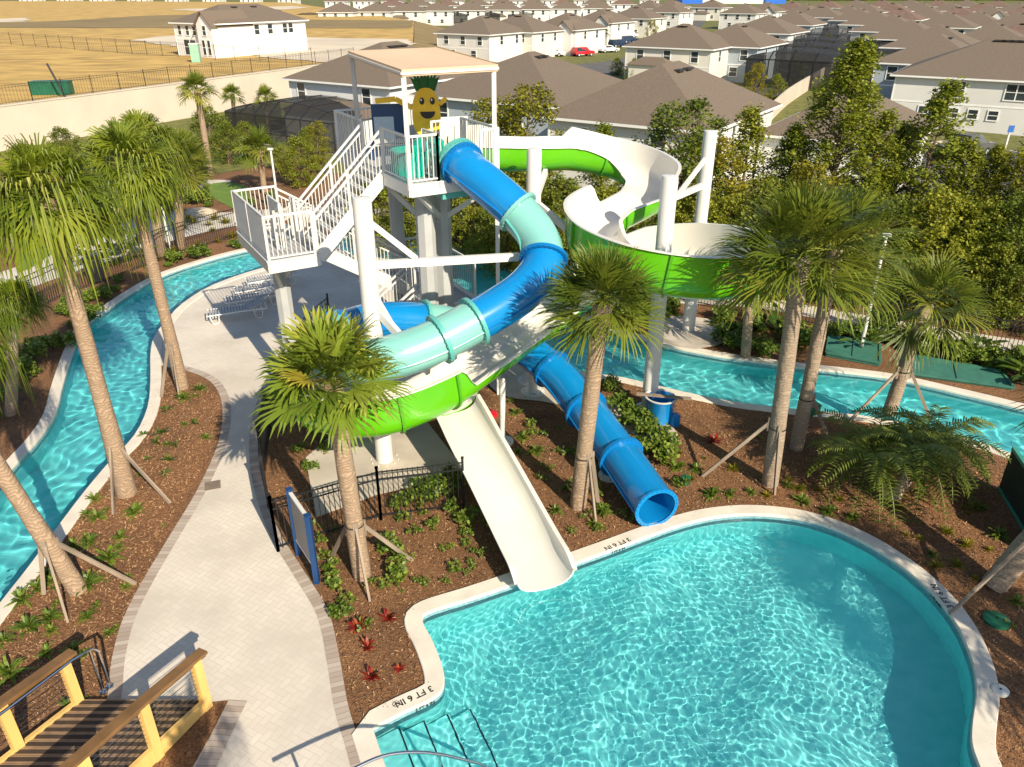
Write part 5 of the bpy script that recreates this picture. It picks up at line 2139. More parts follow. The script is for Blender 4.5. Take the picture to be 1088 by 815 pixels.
t = thing('valve_box', 'low dark green round cover in the mulch near the right edge', 'valve box', p)
mb = MB()
mb.lathe((p.x, p.y, 0), [(.22, 0), (.22, .05), (.18, .07), (.02, .075)], 20)
mb.build('lid', DGREEN, t, True)
p = G(1062, 735)
mb = MB()
mb.lathe((p.x, p.y, 0), [(.13, .01), (.13, .05), (.11, .062), (.02, .066)], 22)
tag(mb.build('skimmer_lid', WHITE2, None, True), 'round white skimmer lid set beside the right pool edge', 'lid')
for u, v in ((942, 609),):
    p = G(u, v, -1.09)
    mb = MB()
    mb.lathe((p.x, p.y, -1.095), [(.14, 0), (.14, .015), (.02, .02)], 20)
    tag(mb.build('drain_grate', GALV), 'round drain on the pool floor near the right curve', 'drain')


def cover(label, px, h, mat, group):
    c = gl(px)
    ctr = sum(c, Vector()) / len(c)
    t = thing('flat_cover', label, 'cover', ctr, group)
    mb = MB()
    mb.prism([(p.x, p.y) for p in c], .02, h)
    mb.build('body', mat, t)
    r_ = MB()
    for i in range(len(c)):
        a, b = c[i], c[(i + 1) % len(c)]
        r_.bar((a.x, a.y, h), (b.x, b.y, h), .07, .06)
    r_.bar((c[0].lerp(c[1], .5) + Vector((0, 0, h))), (c[2].lerp(c[3], .5) + Vector((0, 0, h))), .05, .05)
    r_.build('edge', mat, t)


cover('flat dark green mesh cover on the far bank behind the palm pair', [(880, 361), (934, 370), (934, 390), (877, 379)], .14, NETM, 'green flat covers on the far bank')
cover('long green mesh cover on the far bank at the right', [(965, 380), (1062, 397), (1076, 415), (960, 399)], .10, NETM, 'green flat covers on the far bank')
# leaning green frame at the right edge
t = thing('green_screen_panel', 'green mesh panel standing at the right edge behind the date palm', 'panel', G(1086, 545))
a, b = G(1062, 520), G(1110, 600)
mb = MB()
mb.box(((a.x + b.x) / 2, (a.y + b.y) / 2, .55), ((b - a).length, .06, 1.0), math.atan2(b.y - a.y, b.x - a.x))
mb.build('mesh_sheet', pm('dark_mesh', (.012, .03, .02), .8, .2, 5), t)
mb = MB()
for zz in (.05, 1.08):
    mb.bar((a.x, a.y, zz), (b.x, b.y, zz), .09, .08)
mb.build('frame', pm('teal_frame', (.05, .30, .22), .5, .1, 3), t)

# waste bin on the left bank
p = G(103, 300)
t = thing('waste_bin', 'dark slatted waste bin by the left fence beside the paddle-leaved plants', 'waste bin', p)
mb = MB()
for k in range(16):
    a = 2 * math.pi * k / 16
    mb.bar((p.x + .26 * math.cos(a), p.y + .26 * math.sin(a), .05), (p.x + .33 * math.cos(a), p.y + .33 * math.sin(a), .92), .07, .02)
mb.lathe((p.x, p.y, 0), [(.25, .06), (.30, .85)], 20)
mb.build('body', BLACK, t)
mb = MB()
mb.lathe((p.x, p.y, .9), [(.33, 0), (.36, .02), (.35, .07), (.2, .14), (.02, .16)], 20)
mb.build('lid', BLACK, t, True)

# lamp posts
def lamp(u, v, h, label):
    p = G(u, v)
    t = thing('lamp_post', label, 'lamp post', p, 'white lamp posts')
    mb = MB()
    mb.tube([p, p + Vector((0, 0, h))], [.06, .05], 10)
    mb.lathe(p, [(.12, 0), (.12, .08), (.07, .12)], 12)
    mb.build('pole', WHITE, t, True)
    mb = MB()
    mb.box(p + Vector((0, 0, h + .05)), (.24, .16, .08))
    mb.build('lamp_head', WHITE, t)


lamp(297, 228, 3.1, 'slim white lamp post behind the left corner of the tower landing')
lamp(182, 268, 3.6, 'white lamp post on the golf path between the palm trunks')
p = ux(915, 25.8, 3)
lamp(914, 372, 3.6, 'white lamp post half hidden in the tall palm crown at the right bank')

for i, (u, v, s, lab) in enumerate([(212, 228, .55, 'pale flat boulder by the golf path next to the spiky clumps'), (121, 225, .45, 'pale boulder on the golf lawn between the palm crowns'), (140, 268, .35, 'small pale boulder near the waste bin')]):
    p = G(u, v)
    mb = MB()
    r = random.Random(i)
    prof = []
    n = 12
    vs = []
    for k, (rr, zz) in enumerate([(1.0, 0), (1.05, .2), (.85, .42), (.45, .55), (.02, .58)]):
        for q in range(n):
            a = 2 * math.pi * q / n
            f = rr * (1 + .16 * math.sin(3 * a + i) + r.uniform(-.06, .06))
            vs.append((p.x + s * 1.3 * f * math.cos(a), p.y + s * f * math.sin(a), zz * s))
    fs = [(k * n + q, k * n + (q + 1) % n, (k + 1) * n + (q + 1) % n, (k + 1) * n + q) for k in range(4) for q in range(n)]
    mb.add(vs, fs)
    tag(mb.build('boulder', STONE, None, True), lab, 'boulder', 'boulders on the golf lawn')
#SECTION_HOUSES
# ------------------------------------------------------------------ retaining wall, upper field
ZF = 1.0
wa, wb = G(-160, 160, ZF), G(0, 113, ZF)
wc = G(305, 73.5, ZF)
dirw = (wc - wb).normalized()
wa = wb - dirw * 60
wd_ = wc + dirw * 14
t = thing('retaining_wall', 'long plain cream concrete retaining wall below the open field', 'wall', (wb + wc) / 2)
mb = MB()
nrm = Vector((dirw.y, -dirw.x, 0))
mb.bar((wa.x, wa.y, (HZ - .5 + ZF) / 2), (wd_.x, wd_.y, (HZ - .5 + ZF) / 2), .5, ZF - HZ + .5)
mb.build('wall_face', WALLC, t)
mb = MB()
mb.bar((wa.x, wa.y, ZF + .04), (wd_.x, wd_.y, ZF + .04), .62, .10)
mb.build('cap', WALLC, t)
fence('black railing along the top of the long concrete wall', [wa + Vector((0, 0, .1)), wb + Vector((0, 0, .1)), wc + Vector((0, 0, .1)), wd_ + Vector((0, 0, .1))], 1.5, 3.0, 'railings round the open field', .30, 'field_railing')
fld = [(wa.x, wa.y), (wd_.x, wd_.y)] + gpoly([(438, 62), (440, 22), (330, 6), (310, 2.5)], ZF) + [(-300, 620), (-700, 620), (-500, 20)]
mb = MB()
mb.prism(fld, HZ - .2, ZF - .02)
tag(mb.build('field', OCHRE), kind='structure')


sk = MB()
e = [G(u, v, ZF) for u, v in [(438, 62), (440, 40), (440, 22)]]
lo_ = [Vector((q.x + 16, q.y, HZ - .1)) for q in e]
sk.add(e + lo_, [(0, 3, 4, 1), (1, 4, 5, 2)])
tag(sk.build('field_slope', OLIVE), kind='structure')


def fieldsheet(name, px, dz, mat):
    poly = gpoly(px, ZF)
    rr = random.Random(len(name) + len(px))
    rag = []
    for i in range(len(poly)):                       # ragged edges
        a, b = poly[i], poly[(i + 1) % len(poly)]
        L = math.dist(a, b)
        m = max(1, int(L / 2.5))
        for k in range(m):
            f = k / m
            j = min(1.2, L * .05) if k else 0
            rag.append((a[0] + (b[0] - a[0]) * f + rr.uniform(-j, j), a[1] + (b[1] - a[1]) * f + rr.uniform(-j, j)))
    mb = MB()
    mb.sheet(rag, ZF + dz)
    tag(mb.build(name, mat), kind='structure')


fieldsheet('field_soil', [(-120, 31), (0, 24.5), (70, 22), (150, 17), (210, 15.5), (240, 20), (330, 21), (439, 22), (438, 43), (330, 47), (190, 40), (150, 40.5), (100, 38), (40, 33), (-120, 30)][:14] + [(-120, 29)], .03, OLIVE)
fieldsheet('bare_pad', [(138, 43), (190, 37), (330, 40), (437, 42), (436, 60), (400, 72), (335, 66), (250, 57)], .05, SAND)
fieldsheet('sand_track', [(-120, 25), (0, 20), (30, 19), (30, 23), (0, 24), (-120, 29)], .06, SAND)
fieldsheet('sand_track', [(180, 10), (310, 6.5), (330, 8), (250, 14.5)], .05, SAND)
FGp = 'railings round the open field'
fence('far black railing crossing the open field to the unfinished house', [G(u, v, ZF) for u, v in [(-80, 33), (0, 46.5), (110, 55), (190, 60.5), (250, 65), (332, 68)]], 1.9, 4.0, FGp, .5, 'field_railing')


# ------------------------------------------------------------------ houses
def hip_roof(mb, x0, y0, x1, y1, ze, rise, oh=.45, th=.18):
    a, b, c, d = (x0 - oh, y0 - oh), (x1 + oh, y0 - oh), (x1 + oh, y1 + oh), (x0 - oh, y1 + oh)
    W_, D_ = c[0] - a[0], c[1] - a[1]
    if W_ >= D_:
        r0, r1 = (a[0] + D_ / 2, (a[1] + d[1]) / 2), (b[0] - D_ / 2, (a[1] + d[1]) / 2)
    else:
        r0, r1 = ((a[0] + b[0]) / 2, a[1] + W_ / 2), ((a[0] + b[0]) / 2, d[1] - W_ / 2)
    e = [(p[0], p[1], ze) for p in (a, b, c, d)]
    rr = [(r0[0], r0[1], ze + rise), (r1[0], r1[1], ze + rise)]
    if W_ >= D_:
        mb.add(e + rr, [(0, 1, 5, 4), (1, 2, 5), (2, 3, 4, 5), (3, 0, 4), (3, 2, 1, 0)])
    else:
        mb.add(e + rr, [(0, 1, 4), (1, 2, 5, 4), (2, 3, 5), (3, 0, 4, 5), (3, 2, 1, 0)])
    return r0, r1


def gable_roof(mb, x0, y0, x1, y1, ze, rise, axis='y', oh=.4):
    if axis == 'y':
        xm = (x0 + x1) / 2
        k = rise / (xm - x0)
        P = [(x0 - oh, ze - k * oh), (xm, ze + rise), (x1 + oh, ze - k * oh)]
        vs = [(x, y, z_ + dz) for y in (y0 - oh, y1 + oh) for dz in (0, -.16) for x, z_ in P]
        mb.add(vs, [(0, 1, 7, 6), (1, 2, 8, 7), (4, 3, 9, 10), (5, 4, 10, 11), (0, 3, 4, 1), (1, 4, 5, 2), (7, 10, 9, 6), (8, 11, 10, 7), (0, 6, 9, 3), (2, 5, 11, 8)])
    return mb


def window(root, x, y, z_, w_, h_, face, detail=True):
    """face: 0 front(-y) 1 right(+x) 2 back(+y) 3 left(-x)"""
    fr_, pn = MB(), MB()
    ax = Vector(((1, 0, 0), (0, 1, 0), (-1, 0, 0), (0, -1, 0))[face])
    nn = Vector(((0, -1, 0), (1, 0, 0), (0, 1, 0), (-1, 0, 0))[face])
    c = Vector((x, y, z_))

    def bx(mb, cx_, cz_, sw, sh, d0, d1):
        ctr = c + ax * cx_ + Vector((0, 0, cz_)) + nn * ((d0 + d1) / 2)
        size = (sw, abs(d1 - d0), sh) if face in (0, 2) else (abs(d1 - d0), sw, sh)
        mb.box(ctr, size)
    e = .10
    bx(fr_, 0, h_ / 2 + e / 2, w_ + 2 * e, e, .01, .07)
    bx(fr_, 0, -h_ / 2 - e / 2, w_ + 2 * e, e, .01, .09)
    for s_ in (-1, 1):
        bx(fr_, s_ * (w_ / 2 + e / 2), 0, e, h_, .01, .07)
    bx(fr_, 0, 0, w_, .06, .02, .055)
    if w_ > 1.5:
        bx(fr_, 0, 0, .10, h_, .02, .06)
    bx(pn, 0, 0, w_, h_, .004, .025)
    o = fr_.build('window', TRIM, root)
    pn.build('pane', GLASS, o)
    return o


def build_house(name, label, wall, w_, d_, eave, rise, wins=(), group=None, cat='house', extras=(), vents=3, gable=None, roofm=None):
    """local frame: front wall on y=0, x to the right, y to the back; root at the front left corner"""
    t = thing(name, label, cat, (0, 0, 0), group)
    mb = MB()
    mb.prism([(0, 0), (w_, 0), (w_, d_), (0, d_)], -.6, eave)
    for ex in extras:
        x0, y0, x1, y1, z0, z1 = ex
        mb.prism([(x0, y0), (x1, y0), (x1, y1), (x0, y1)], z0 - .5, z1)
    if gable:
        gx0, gx1, gy, gh = gable
        gm = (gx0 + gx1) / 2
        mb.prism([(gx0, gy), (gx1, gy), (gx1, .5), (gx0, .5)], -.5, eave)
        mb.add([(gx0, gy, eave), (gx1, gy, eave), (gm, gy, eave + gh)], [(0, 1, 2)])
    mb.build('wall', wall, t)
    rf = MB()
    r0, r1 = hip_roof(rf, 0, 0, w_, d_, eave + .02, rise)
    for ex in extras:
        x0, y0, x1, y1, z0, z1 = ex
        hip_roof(rf, x0, y0, x1, y1, z1 + .02, 1.0, .35)
    if gable:
        gable_roof(rf, gx0, gy, gx1, d_ * .35, eave + .06, gh, 'y', .35)
    ro = rf.build('roof', roofm or ROOFM, t)
    fa = MB()
    oh = .45
    cs = [(-oh, -oh), (w_ + oh, -oh), (w_ + oh, d_ + oh), (-oh, d_ + oh)]
    for k in range(4):
        a, b = cs[k], cs[(k + 1) % 4]
        fa.bar((*a, eave - .07), (*b, eave - .07), .10, .16)
    fa.build('fascia', TRIM, ro)
    for k in range(vents):
        f = (k + .5) / max(1, vents)
        x = r0[0] + (r1[0] - r0[0]) * f
        y = r0[1] + (r1[1] - r0[1]) * f
        v_ = MB()
        if abs(r1[0] - r0[0]) > abs(r1[1] - r0[1]):
            q = (x, y - 1.0, eave + rise - 1.0 * rise / (d_ / 2 + .45) + .12)
            v_.box(q, (1.0, .45, .12))
        else:
            q = (x + 1.0, y, eave + rise - 1.0 * rise / (w_ / 2 + .45) + .12)
            v_.box(q, (.45, 1.0, .12))
        v_.build('roof_vent', VENTM, ro)
    for wn in wins:
        window(t, *wn)
    bd_ = MB()
    bd_.bar((0, -.012, eave * .5), (w_, -.012, eave * .5), .03, .14)
    for x in (0.05, w_ - .05):
        bd_.bar((x, -.014, 0), (x, -.014, eave), .12, .03)
    bd_.build('trim_board', TRIM, t)
    return t


UA = math.atan2(-.546, .838)          # houses' front line


def at_house(o, corner_left, rz=UA, s=1.0):
    o.location = corner_left
    o.rotation_euler = (0, 0, rz)
    o.scale = (s, s, s)


HU, HV = Vector((.838, -.546, 0)), Vector((.546, .838, 0))
EV = 4.8


def hc(u, v):
    p = G(u, v, HZ + EV)
    p.z = HZ
    return p


def wn_row(xs, z_, w_, h_, y=0, face=0):
    return [(x, y, z_, w_, h_, face) for x in xs]


# nearest houses, each with its own walls
p = hc(414, 92)
h = build_house('grey_sided_house', 'pale grey two-storey house with a dark screened porch, behind the stair landing', HG, 12.6, 15, EV, 3.0,
                wn_row([1.6, 9.8], 3.75, .95, 1.45) + wn_row([5.5], 1.3, 2.2, 1.9) + [(12.6, 4, 3.7, .9, 1.4, 1), (12.6, 10, 3.7, .9, 1.4, 1)], 'houses close to the pool grounds', extras=[(2.5, -3.2, 12.2, 0.2, 0, 2.5)])
at_house(h, p - HU * 12.6)
h1 = p - HU * 12.6
p = hc(591, 113)
h = build_house('blue_sided_house', 'blue-grey house with a broad brown roof right behind the tower canopy', HB, 13, 14, EV, 3.0,
                wn_row([2.6, 9.6], 3.6, .95, 1.5) + [(13, y, 3.75, .55, 1.4, 1) for y in (5.5, 7.5, 9.6, 11.6)], 'houses close to the pool grounds', vents=2)
at_house(h, p - HU * 13)
p = hc(750, 139)
h = build_house('white_gabled_house', 'white house under a large brown hip roof behind the round bend of the flume', HW, 11, 14, EV, 3.1,
                wn_row([2.5, 8], 3.5, 1.0, 1.5) + [(11, y, 3.75, .6, 1.4, 1) for y in (2.5, 5.2, 7.6, 10.4)], 'houses close to the pool grounds', vents=2)
at_house(h, p - HU * 11)
p = G(962, 156, HZ + 3.2)
p.z = HZ
h = build_house('low_grey_house', 'low grey house whose brown roof shows between the two tallest trees', HG, 9.5, 12, 3.2, 2.8, wn_row([2, 7], 1.7, 1.0, 1.2), 'houses close to the pool grounds', vents=1)
at_house(h, p - HU * 9.5)
p = hc(952, 79)
h = build_house('white_corner_house', 'large white two-storey house beside the lawn and parking bay at the right', HW, 19, 15, EV, 3.3,
                wn_row([5.4, 10.6, 15.5], 3.75, 1.75, 1.35) + wn_row([3.6], 1.35, 1.75, 1.35) + wn_row([5.8, 7.5, 9.2], 1.6, .8, .8), 'houses close to the pool grounds', vents=6)
at_house(h, p)
# screened porch of the grey house
scr = thing('screen_enclosure', 'dark screened pool porch attached to the pale grey house', 'screen porch', h1 - HV * 4, None)
o0 = h1 - HU * 1.5 - HV * .1
fr_, sc_ = MB(), MB()
Wp, Dp, Hp = 13.5, 6.5, 2.7


def pp(a, b, zz):
    q = o0 + HU * a - HV * b
    return Vector((q.x, q.y, HZ + zz))


nb = 7
for k in range(nb + 1):
    a = Wp * k / nb
    hh = Hp + .9 * math.sin(math.pi * k / nb)
    fr_.bar(pp(a, Dp, 0), pp(a, Dp, Hp * .92), .09, .09)
    fr_.bar(pp(a, Dp, Hp * .92), pp(a, Dp - 1.4, hh), .08, .08)
    fr_.bar(pp(a, Dp - 1.4, hh), pp(a, 0, hh), .08, .08)
    if k < nb:
        a2 = Wp * (k + 1) / nb
        h2 = Hp + .9 * math.sin(math.pi * (k + 1) / nb)
        sc_.add([pp(a, Dp, .05), pp(a2, Dp, .05), pp(a2, Dp, Hp * .92), pp(a, Dp, Hp * .92), pp(a2, Dp - 1.4, h2), pp(a, Dp - 1.4, hh), pp(a2, 0, h2), pp(a, 0, hh)], [(0, 1, 2, 3), (3, 2, 4, 5), (5, 4, 6, 7)])
        fr_.bar(pp(a, Dp, Hp * .92), pp(a2, Dp, Hp * .92), .08, .08)
        fr_.bar(pp(a, Dp, 1.0), pp(a2, Dp, 1.0), .06, .06)
        fr_.bar(pp(a, Dp - 1.4, hh), pp(a2, Dp - 1.4, h2), .07, .07)
for a in (0, Wp):
    sc_.add([pp(a, Dp, .05), pp(a, 0, .05), pp(a, 0, Hp), pp(a, Dp - 1.4, Hp), pp(a, Dp, Hp * .92)], [(0, 1, 2, 3, 4)])
    fr_.bar(pp(a, Dp / 2, 0), pp(a, Dp / 2, Hp), .08, .08)
fr_.build('frame', BLACK, scr)
sc_.build('screen', 'screen', scr)
fl_ = MB()
q = [pp(0, Dp, .03), pp(Wp, Dp, .03), pp(Wp, 0, .03), pp(0, 0, .03)]
fl_.prism([(k.x, k.y) for k in q], HZ + .01, HZ + .06)
fl_.build('floor_slab', CONC, scr)
po = MB()
for a in (4.5, 8.0):
    k = pp(a, 2.6, 1.1)
    po.box(k, (.5, .5, 2.2), UA)
po.build('pillar', HC, scr)

# unfinished house on the field
p = G(190, 58.5, ZF)
p1 = G(233, 64, ZF)
uu = math.atan2(p1.y - p.y, p1.x - p.x)
uu = UA + R(2)
h = build_house('unfinished_house', 'unfinished white two-storey house standing alone on the bare pad by the field', HOUSEWRAP, 9.5, 17, 4.4, 2.3,
                wn_row([1.2, 2.9, 4.4], 3.4, .7, 1.2) + [(7.75, -1.0, 3.5, .7, 1.2, 0), (7.2, -1.0, 1.3, .6, 1.9, 0), (8.3, -1.0, 1.3, .6, 1.9, 0)] + wn_row([3.0], 1.2, 2.6, 2.1) + [(9.5, y, 3.4, .9, 1.3, 1) for y in (7.0, 9.6, 12.6, 13.8)], None, vents=2, gable=(6.2, 9.3, -1.0, 1.6))
at_house(h, p, uu)

# row houses farther off: four patterns, copied
PROTO = {}


def proto(key, wall, w_, d_, rise, gable=None, low=None, roofm=None):
    e = EV
    wins = wn_row([w_ * .18, w_ * .5, w_ * .82], 3.7, 1.0, 1.4) + wn_row([w_ * .3, w_ * .7], 1.4, 1.1, 1.2) + [(w_, d_ * f, 3.7, .9, 1.4, 1) for f in (.3, .7)]
    h = build_house('row_house', '', wall, w_, d_, e, rise, wins, 'row houses in the distance', extras=low or (), vents=2, gable=gable, roofm=roofm)
    PROTO[key] = (h, w_, d_)


R2M = pm('red_brown_shingles', (.165, .105, .08), .95, .15, .8, bmp=.5, bscale=3.5)
proto('w', HW, 12, 13, 2.9)
proto('b', HB, 11, 13, 2.8)
proto('c', HC, 13, 12, 2.9, None, [(2, -3, 8, .2, 0, 2.6)])
proto('g', HW, 11, 13, 2.9, (6.6, 10.4, -.8, 1.7), [(.5, -3.0, 6.2, .2, 0, 2.6)])
proto('p', HG, 12, 12, 2.8, None, None, R2M)
usedp = set()


def row_house(key, pos, rz, label, s=1.0):
    h, w_, d_ = PROTO[key]
    o = h if key not in usedp else copy_tree(h)
    usedp.add(key)
    at_house(o, pos, rz, s)
    o['label'] = label
    return o


NAMEK = {'w': 'white', 'b': 'blue-grey', 'c': 'cream', 'g': 'gabled white', 'p': 'pale grey'}
# houses given by the near right-hand eave corner as seen
MID = [('c', 756, 52.5, 'cream house with a low front room, above the white hip-roofed house'), ('b', 806, 50.5, 'blue-grey house just right of the cream one'), ('w', 838, 36, 'white house with a lit gable end left of the dark porch alley'),
       ('c', 566, 34.5, 'long pale house behind the canopy, left of the gabled ones'), ('w', 520, 37, 'white house at the left end of the row behind the canopy'), ('g', 612, 32, 'gabled white house behind the blue-grey roof, with a porch'), ('g', 650, 24.5, 'gabled white house left of the parked red car'),
       ('c', 690, 20, 'cream house behind the parked cars'), ('w', 722, 13.5, 'white house at the far end of the parked cars'), ('b', 862, 27, 'blue-grey house behind the white lit gable'), ('g', 868, 15, 'gabled white house with dark shutters far up the alley')]
for k, u, v, lab in MID:
    c_ = hc(u, v)
    row_house(k, c_ - HU * PROTO[k][1], UA, lab)
# right-hand row running away along the alley
BR = [(930, 66, 'b'), (938, 50, 'w'), (920, 41, 'b'), (905, 33, 'w'), (893, 26, 'w'), (882, 21.5, 'b'), (872, 17.5, 'w')]
for i, (u, v, k) in enumerate(BR):
    row_house(k, hc(u, v), UA + R(0), '%s house %s from the white corner house along the right side of the porch alley' % (NAMEK[k], ORD[i]))
# rows behind, filling the distance
rows = [
    ('behind the white corner house', [(1000, 47), (1035, 44), (1070, 41), (1105, 40)], 'wpwp'),
    ('with gables at the far right', [(968, 28.5), (1005, 27), (1044, 29), (1082, 30.5), (1120, 32)], 'wbgbw'),
    ('in the second far right row', [(925, 20.5), (955, 19), (990, 18.5), (1025, 18), (1060, 17.5), (1095, 17)], 'pwpgpw'),
    ('in the third far right row', [(895, 13), (925, 12), (955, 11.5), (988, 11.5), (1020, 12), (1055, 12.5), (1090, 13)], 'wpwgpwp'),
    ('in the farthest right row', [(860, 8.2), (890, 7.6), (918, 7.2), (948, 7), (978, 7), (1008, 7.2), (1040, 7.5), (1072, 8)], 'pwpwpwpw'),
    ('with dark porches beyond the brown field', [(338, 13), (378, 12.5), (410, 12), (445, 11.5), (480, 11), (515, 10.5), (550, 10), (585, 9.5), (620, 9)], 'wwcwwcwww'),
    ('in the second row beyond the brown field', [(400, 6.5), (428, 6.3), (458, 6), (490, 5.8), (520, 5.6), (552, 5.4), (585, 5.2), (618, 5), (650, 4.8)], 'pwpcpwpcp'),
    ('in the last row on the skyline', [(345, 1.5), (375, 1.3), (405, 1.2), (438, 1.0), (470, 1), (505, .8), (540, .8), (575, .6), (610, .6), (645, .5), (680, .5)], 'pwpwpwpwpwp'),
    ('around the far street end', [(668, 9), (695, 7.5), (735, 8), (765, 14), (792, 12), (820, 10.5), (842, 18)], 'wgcwgpc'),
    ('on the far left beyond the fields', [(20, -1), (60, -1.2), (95, -1), (135, -1.2), (175, -1), (215, -1.2), (255, -1), (295, -.8)], 'pwpcpwpw'),
]
for nm, pts, keys in rows:
    for i, ((u, v), k) in enumerate(zip(pts, keys)):
        c_ = hc(u, v)
        row_house(k, c_, UA + (R(28) if 'porches' in nm or 'brown field' in nm or 'skyline' in nm or 'left' in nm else 0), '%s house, %s from the left %s' % (NAMEK[k], ORD[i], nm))


# screened porches of the row houses
def make_porch():
    t = thing('screened_porch', '', 'screen porch', (0, 0, 0), 'dark screened porches of the row houses')
    f_, s_ = MB(), MB()
    W_, D_, H_ = 9.0, 6.0, 2.7
    for k in range(5):
        a = W_ * k / 4
        h_ = H_ + .7 * math.sin(math.pi * k / 4)
        f_.bar((a, 0, 0), (a, 0, H_), .1, .1)
        f_.bar((a, 0, H_), (a, 1.3, h_ + .2), .1, .1)
        f_.bar((a, 1.3, h_ + .2), (a, D_, h_ + .2), .1, .1)
        if k < 4:
            a2 = W_ * (k + 1) / 4
            h2 = H_ + .7 * math.sin(math.pi * (k + 1) / 4)
            s_.add([(a, 0, 0), (a2, 0, 0), (a2, 0, H_), (a, 0, H_), (a2, 1.3, h2 + .2), (a, 1.3, h_ + .2), (a2, D_, h2 + .2), (a, D_, h_ + .2)], [(0, 1, 2, 3), (3, 2, 4, 5), (5, 4, 6, 7)])
            f_.bar((a, 0, H_), (a2, 0, H_), .1, .1)
    for a in (0, W_):
        s_.add([(a, 0, 0), (a, D_, 0), (a, D_, H_), (a, 1.3, H_ + .2), (a, 0, H_)], [(0, 1, 2, 3, 4)])
    f_.build('frame', BLACK, t)
    s_.build('screen', 'screen', t)
    return t


po_ = make_porch()
first = True
spots = [(790 + 0, 92), (806, 82), (820, 73), (832, 64), (842, 56), (850, 48), (857, 41), (863, 35)]
sp2 = [(905, 92), (902, 74), (897, 60), (892, 49), (886, 41), (880, 34)]
sp3 = [(313, 25.5), (360, 26), (400, 25.5), (434, 25), (470, 25), (505, 24.5), (540, 24), (275, 20)]
for nm, pts, rz in (('left side of the narrow alley', spots, UA), ('right side of the narrow alley', sp2, UA), ('far edge of the brown field', sp3, UA + R(28))):
    for i, (u, v) in enumerate(pts):
        o = po_ if first else copy_tree(po_)
        first = False
        p = G(u, v, HZ if 'field' not in nm else HZ + .5)
        place(o, p, rz, 1.0 if 'field' in nm else 1.35, 'dark screened porch on the %s, %s from %s' % (nm, ORD[i], 'the left' if 'field' in nm else 'the near end'))

# cream wall along the alley
al = thing('garden_wall', 'curving cream garden wall along the narrow alley between the porches', 'wall', G(850, 100, HZ))
mb = MB()
wp = [G(u, v, HZ) for u, v in [(815, 132), (835, 112), (858, 96), (876, 84), (886, 73), (890, 63), (886, 54), (877, 46)]]
wp = [Vector(q) for q in catmull(wp, 3)]
for a, b in zip(wp[:-1], wp[1:]):
    mb.bar(a + Vector((0, 0, .9)), b + Vector((0, 0, .9)), .2, 1.9)
mb.build('wall_run', WALLC, al)
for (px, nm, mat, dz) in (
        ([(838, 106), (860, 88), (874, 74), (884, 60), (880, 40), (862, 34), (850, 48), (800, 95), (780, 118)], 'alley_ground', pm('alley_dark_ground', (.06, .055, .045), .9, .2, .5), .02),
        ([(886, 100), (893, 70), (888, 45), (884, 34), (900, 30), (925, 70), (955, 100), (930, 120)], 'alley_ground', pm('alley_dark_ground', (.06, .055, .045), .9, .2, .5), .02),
        ([(880, 150), (1000, 128), (1095, 150), (1095, 163), (1000, 148), (900, 168)], 'corner_lawn', LAWN, .03),
        ([(940, 165), (1000, 153), (1095, 167), (1100, 215), (930, 215)], 'parking_bay', ASPH, .03),
        ([(585, 66), (690, 50), (742, 20), (752, 20), (720, 60), (650, 82), (590, 80)], 'street', ASPH, .03),
        ([(560, 60), (700, 44), (715, 50), (640, 66), (570, 72)], 'front_lawn', LAWN, .04)):
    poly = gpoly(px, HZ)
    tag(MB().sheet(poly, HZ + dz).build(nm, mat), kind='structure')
# kerb and painted bay lines
mb = MB()
kp = [G(u, v, HZ) for u, v in [(945, 163), (1000, 151.5), (1040, 157), (1098, 166)]]
for a, b in zip(kp[:-1], kp[1:]):
    mb.bar(a + Vector((0, 0, .1)), b + Vector((0, 0, .1)), .25, .16)
tag(mb.build('kerb', CONC), kind='structure')
mb = MB()
for (u0, v0, u1, v1) in ((1040, 160, 1036, 172), (1083, 166, 1085, 180), (1000, 172, 1086, 178)):
    a, b = G(u0, v0, HZ), G(u1, v1, HZ)
    mb.bar(a + Vector((0, 0, .036)), b + Vector((0, 0, .036)), .15, .004)
tag(mb.build('bay_marking', TRIM), kind='structure')
for i, (u, v, lab) in enumerate([(1068, 157, 'blue parking sign on a white post by the parking bay kerb'), (1073, 141, 'blue parking sign on a white post nearer the white corner house')]):
    p = G(u, v, HZ)
    t = thing('parking_sign', lab, 'sign', p, 'blue parking signs')
    mb = MB()
    mb.bar(p, p + Vector((0, 0, 1.5)), .13, .13)
    mb.build('post', WHITE, t)
    mb = MB()
    mb.box(p + Vector((0, -.1, 1.6)), (.5, .05, .55))
    mb.build('plate', pm('blue_sign', (.02, .12, .42), .5, .1, 2), t)


